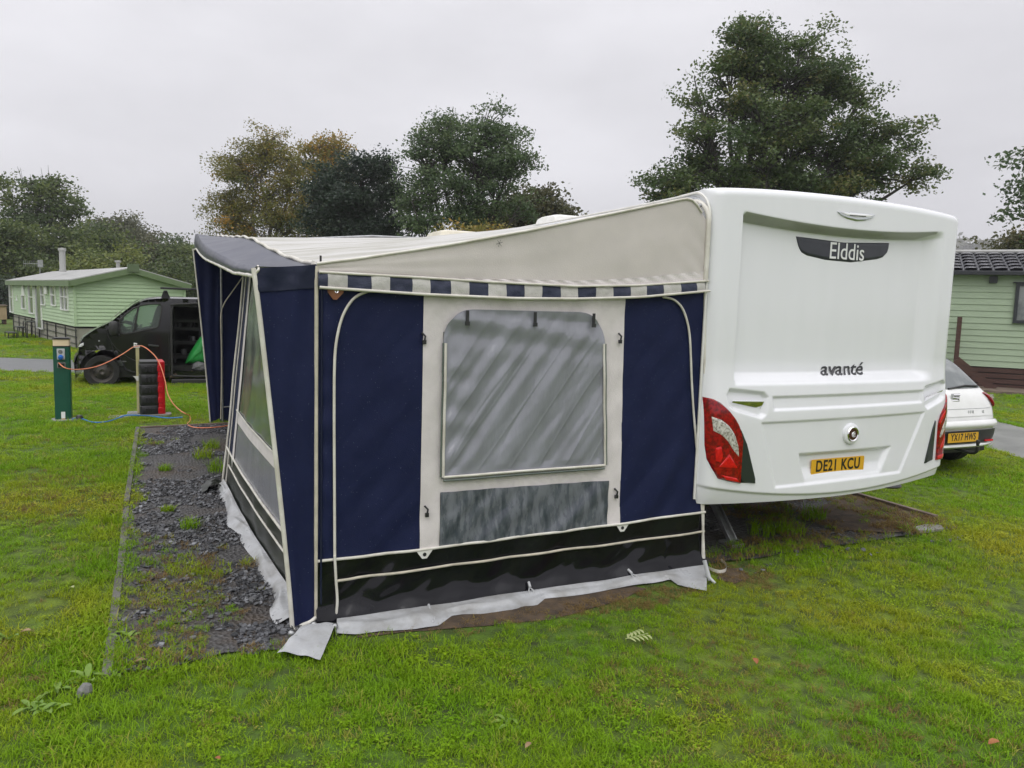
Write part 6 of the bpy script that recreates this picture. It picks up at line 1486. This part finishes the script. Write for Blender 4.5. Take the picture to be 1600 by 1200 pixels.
tree('sparse_tree', 'sparse crooked tree with bare twigs at the far left above the green caravan', 'tree', (62, 470),
     [(60,300,36,30),(20,320,30,22),(95,310,28,30),(112,345,26,16),(50,345,45,30),(10,350,28,28),(0,292,20,16),(90,280,16,14),(118,325,14,14)],
     52, L_GRN, M['bark'], 330, 24, .22, .36, .20, 31, fork=.55, twig_r=.032, tintbias=-.18, shell=.5)
tw_pts = MB()
for (x0, y0, x1, y1) in ((40,330,32,262),(34,290,27,260),(74,300,75,258),(66,300,64,262),(14,330,6,300),(48,310,47,272)):
    tw_pts.tube([at(x0, y0, 52), at((x0+x1)/2+2, (y0+y1)/2, 52), at(x1, y1, 52)], [.03, .02, .008], 5)
_t = [o for o in COL.objects if o.name.startswith('sparse_tree')][0]
o = tw_pts.build('bare_branch', M['bark'], _t); o.location = (-_t.location[0], -_t.location[1], 0)
bush = [('bushy_tree', 'mid green rounded tree below the sparse tree, left of the green caravan', (15,470), [(12,400,34,36),(-10,430,30,40),(40,415,28,30),(5,370,26,28)], 46, L_GRN, 300, 35, -.1),
        ('bushy_tree', 'olive bushy tree behind the chimney flue of the green caravan', (90,470), [(85,385,36,28),(60,410,36,28),(105,405,34,28),(75,425,50,24)], 50, L_GRN, 330, 36, -.05),
        ('bushy_tree', 'round green tree on the slope to the right of the sparse tree', (145,470), [(140,372,34,22),(165,385,34,24),(130,400,40,26),(165,410,40,22)], 58, L_GRN, 300, 37, -.12),
        ('hill_tree', 'tallest brownish oak on the hill skyline behind the green caravan', (180,470), [(165,350,28,14),(190,355,28,16),(215,368,20,18),(180,375,48,22),(205,395,40,24)], 72, L_OLV, 360, 38, -.1),
        ('hill_tree', 'grey green tree on the hill skyline above the roof ridge of the green caravan', (240,470), [(235,385,26,20),(255,395,26,22),(230,410,36,26),(262,420,30,24)], 70, L_OLV, 300, 39, .05),
        ('hill_tree', 'rightmost tree of the hill woods next to the blue awning canopy', (282,470), [(270,392,18,16),(285,400,18,18),(297,410,16,18),(280,430,30,26),(298,440,20,26)], 68, L_GRN, 300, 40, -.08),
        ('young_tree', 'small bright yellow green tree just behind the roof of the green caravan', (190,460), [(192,398,11,12),(188,412,16,12),(178,418,26,10),(140,415,20,10)], 45, L_GRN, 120, 41, .35),
        ('hedge_bush', 'low dark hedge bush to the far left behind the tan box shed', (8,500), [(5,460,22,30),(18,480,14,22),(-10,470,20,32)], 42, L_DRK, 160, 42, .1),
        ('hedge_bush', 'dark bush behind the right end of the green caravan', (262,470), [(240,436,40,14),(275,440,30,18),(292,452,20,24)], 48, L_GRN, 170, 43, -.15),
        ('ash_branch_tree', 'tree at the right edge with only its drooping branch ends in view', (1650,500), [(1612,245,14,12),(1618,280,18,20),(1604,322,13,9),(1655,270,36,60),(1665,330,44,50)], 26, L_ASH, 170, 44, -.05),
        ('garden_tree', 'dark leafy tree behind the dark tiled roof at the right edge', (1600,460), [(1590,376,18,10),(1605,372,18,16),(1575,384,10,6),(1620,390,30,24)], 34, L_BRN, 170, 45, -.1)]
for nm, lb, bs, lo, ds, lm, nT, sd_, tb in bush:
    tree(nm, lb, 'bush' if 'bush' in nm else 'tree', bs, lo, ds, lm, M['bark'], nT, 28, .16+.0022*max(0, ds-30), .36*ds/44 if ds > 40 else .3, .16, sd_, tintbias=tb, fork=.35)
# wooded hillside far to the left and right, seen through the damp air
def wood(name, px0, px1, top, dist, n, lm, seed, h):
    g = np.random.default_rng(seed); cos = []; tints = []
    for i in range(n):
        x = g.uniform(px0, px1); d = dist*g.uniform(.92, 1.1); yt = top(x)+g.uniform(0, h); c = at(x, yt, d); r = g.uniform(1.5, 3.2)*max(1, dist/240); m = 42
        pos = c+g.normal(size=(m, 3))*np.array([r, r, r*1.1])*.55; pos[:, 2] -= r*.8
        a = g.normal(size=(m, 3)); a /= np.linalg.norm(a, axis=1)[:, None]; b2 = np.cross(a, g.normal(size=(m, 3))); b2 /= np.linalg.norm(b2, axis=1)[:, None]; L = g.uniform(.5, 1.1, m)[:, None]*dist/160
        cos.append(np.stack([pos-a*L, pos+b2*L*.6, pos+a*L, pos-b2*L*.6], 1).reshape(-1, 3)); tints.append(np.clip(g.normal(.4, .2, 1)+g.normal(0, .1, m), 0, 1))
    co = np.concatenate(cos); q = np.arange(len(co)).reshape(-1, 4); o = stuff(raw_mesh(name, co, q, [lm], None, np.concatenate(tints))); return o
wood('distant_woodland', 1380, 1720, lambda x: 380+(x-1500)*.01, 720, 1100, L_OLV, 51, 60)
wood('hillside_woodland', -80, 320, lambda x: lerp_pts(x, [(-80, 395), (60, 400), (150, 390), (200, 400), (250, 410), (320, 425)]), 90, 900, L_OLV, 52, 60)
# ground rising under the far woods
def hill(name, pts, d0, d1, z):
    mb = MB(); mb.grid(lambda u, v: (lambda q: (q[0], q[1], -1+z(u)*v**1.2))(at(pts[0]+(pts[1]-pts[0])*u, 480, d0+(d1-d0)*v)), 40, 20); return struct(mb.build(name, M['lawn'], smooth=True))
hill('hills', (-500, 340), 84, 150, lambda u: 12)
hill('hills', (1350, 1900), 600, 900, lambda u: 60)

# ------------------------------------------------------------------ small plants, leaves, stones
def leafblade(mb, base, yaw, L, W, pitch, curl):
    d = np.array([math.cos(yaw), math.sin(yaw), 0]); s = np.array([-d[1], d[0], 0])
    def f(u, v):
        w = W*math.sin(min(1, v*1.03)*math.pi)**.7*(1+.08*math.sin(v*20)); a = pitch-curl*v; p = base+d*L*v*math.cos(a)+np.array([0,0,1])*L*v*math.sin(a)*(1-.3*v); return p+s*(u-.5)*w+np.array([0,0,1])*abs(u-.5)*w*.35
    return mb.grid(f, 4, 8)
def weed(name, label, px, py, n, L, seed, cat='weed', z=.01, group=None, m='weed'):
    r = random.Random(seed); p = onZ(px, py, z); mb = MB()
    for i in range(n): leafblade(mb, p+np.array([r.uniform(-.03, .03), r.uniform(-.03, .03), 0]), r.uniform(0, 6.28), L*r.uniform(.6, 1.2), L*r.uniform(.28, .42), r.uniform(.3, 1.1), r.uniform(.2, .9))
    return tag(mb.build(name, M[m], None, smooth=True), label, cat, group)
weed('dock_plant', 'tallest broad-leaved dock weed at the lower left of the lawn', 74, 1112, 8, .075, 61)
weed('dock_plant', 'low yellow green dock weed furthest left in the grass', 45, 1108, 7, .075, 62)
weed('dock_plant', 'broad weed close above the tall dock plant on the left lawn', 82, 1080, 6, .07, 63)
weed('dandelion_plant', 'flat leafy rosette just left of the slate edging near the stone', 133, 1062, 8, .08, 64)
weed('dandelion_plant', 'pale rosette of leaves beside the near edging board', 180, 1054, 7, .07, 65)
weed('dandelion_plant', 'small yellow green weed at the left edge of the lawn', 4, 1002, 7, .09, 66)
weed('dandelion_plant', 'leafy weed in the slate close to the edging board', 196, 996, 8, .085, 67)
weed('dandelion_plant', 'dark leafy weed in the grass by the corner flap', 798//1, 1130, 7, .06, 68)
for (px, py, L, sd_, lb) in ((345, 735, .17, 71, 'tallest grass tuft on the slate by the open front panel'), (318, 715, .14, 72, 'tuft of grass behind the tallest tuft on the slate'), (330, 700, .13, 73, 'yellowing grass tuft in the middle of the slate strip'), (298, 825, .10, 74, 'small rounded green tuft alone on the bare slate'), (262, 800, .07, 75, 'low mossy tuft left of the small rounded tuft'), (258, 735, .08, 76, 'wispy tuft near the far end of the slate edging')):
    p = onZ(px, py, .01); me = blade_clump(130, L*.75, L, .0045, .9, random.Random(sd_), 'grass_tuft', M['blade']); COL.objects.link(me); me.location = tuple(p); tag(me, lb, 'grass tuft')
for (px, py, sd_, lb) in ((1270, 810, 81, 'long grass tuft in the shade under the rear bumper'), (1235, 835, 82, 'bushy tuft in front of the soil beneath the caravan'), (1190, 835, 83, 'dark tuft beside the corner steady foot')):
    p = onZ(px, py, .01); me = blade_clump(110, .11, .16, .005, .9, random.Random(sd_), 'grass_tuft', M['blade']); COL.objects.link(me); me.location = tuple(p); tag(me, lb, 'grass tuft')
# bare soil patches where the turf has gone
def patch_ground(px_pts, z, material, name):
    P = [onZ(x, y, z) for x, y in px_pts]; c = sum(P)/len(P); mb = MB()
    def f(u, v):
        t = u*len(P); i = int(t) % len(P); ff = t-int(t); q = P[i]*(1-ff)+P[(i+1) % len(P)]*ff; w = v*(1+.10*nz(q[0]*7, q[1]*7)); r = c+(q-c)*w; r[2] = z+.010*(1-v)+.006*nz(r[0]*9, r[1]*9); return r
    return struct(mb.grid(f, 60, 8).build(name, material, smooth=True))
patch_ground([(560,996),(650,986),(760,978),(860,968),(950,944),(1010,920),(960,910),(840,930),(700,955),(560,985)], .004, M['soil'], 'soil')
patch_ground([(1120,905),(1150,912),(1170,903),(1160,888),(1130,885)], .005, M['soil'], 'soil')
patch_ground([(1300,826),(1380,832),(1462,826),(1460,812),(1400,788),(1330,772),(1270,795)], .022, M['soil'], 'soil')
p = onZ(1450, 827, .02); tag(MB().prism([(-.16,-.04),(.10,-.07),(.17,.01),(.06,.07),(-.12,.05)], lambda q, k: (p[0]+q[0], p[1]+q[1], .01+k), .03).build('broken_slab', M['conc'], None, bevel=.006), 'broken flat slab at the right end of the soil beneath the caravan', 'slab')
p = onZ(131, 1085, .01); tag(MB().lathe([(.001,.05),(.02,.045),(.032,.02),(.03,-.01)], p, (.3,.1,1), 7).build('stone', M['stone'], None), 'grey upright stone in the grass left of the slate edging', 'stone')
p = onZ(995, 998, .04); mb = MB()
for k in range(5): leafblade(mb, p+np.array([(k-2)*.028, .004*k, .012]), R_(60+k*12-10), .055, .018, .5, .5); leafblade(mb, p+np.array([(k-2)*.028, 0, .012]), R_(-60-k*5), .05, .016, .3, .5)
mb.tube([p+np.array([-.07, 0, .012]), p+np.array([.08, .012, .012])], .0025, 5); tag(mb.build('fallen_leaf', M['leaf_pale'], None, smooth=True), 'pale green fallen ash leaf with leaflets, on the grass near the skirt', 'leaf')
for (px, py, m, lb, s) in ((49, 985, 'leaf_brown', 'brown dead leaf in the grass at the left', .05), (1562, 1158, 'leaf_orange', 'orange dead leaf close to the bottom right corner', .05), (1178, 1028, 'leaf_orange', 'rust coloured leaf lying in the grass below the number plate', .045), (228, 1031, 'leaf_brown', 'tan leaf on dry grass beside the end of the slate', .05), (344, 1186, 'leaf_orange', 'small orange leaf at the bottom left of the lawn', .03), (115, 918, 'leaf_pale', 'pale leaf on the lawn left of the slate', .04), (830, 1160, 'leaf_brown', 'curled brown leaf at the bottom middle of the lawn', .035), (1330, 872, 'leaf_brown', 'dark curled leaf below the rear bumper', .035)):
    p = onZ(px, py, .04); mb = MB(); leafblade(mb, p, len(lb)*.7, s*1.1, s*.62, .25, .5); tag(mb.build('dead_leaf', M[m], None, smooth=True), lb, 'leaf')

# ------------------------------------------------------------------ damp air over the whole place
hm = bpy.data.materials.new('damp_air'); hm.use_nodes = True; ht = hm.node_tree; ht.nodes.clear()
ho = ht.nodes.new('ShaderNodeOutputMaterial'); hv = ht.nodes.new('ShaderNodeVolumePrincipled'); hv.inputs['Color'].default_value = (.93, .93, .96, 1); hv.inputs['Density'].default_value = HAZE; hv.inputs['Anisotropy'].default_value = .2
ht.links.new(hv.outputs[0], ho.inputs['Volume'])
if HAZE > 0: stuff(MB().box((-1200, -500, -2), (1200, 1500, 110)).build('haze', hm))
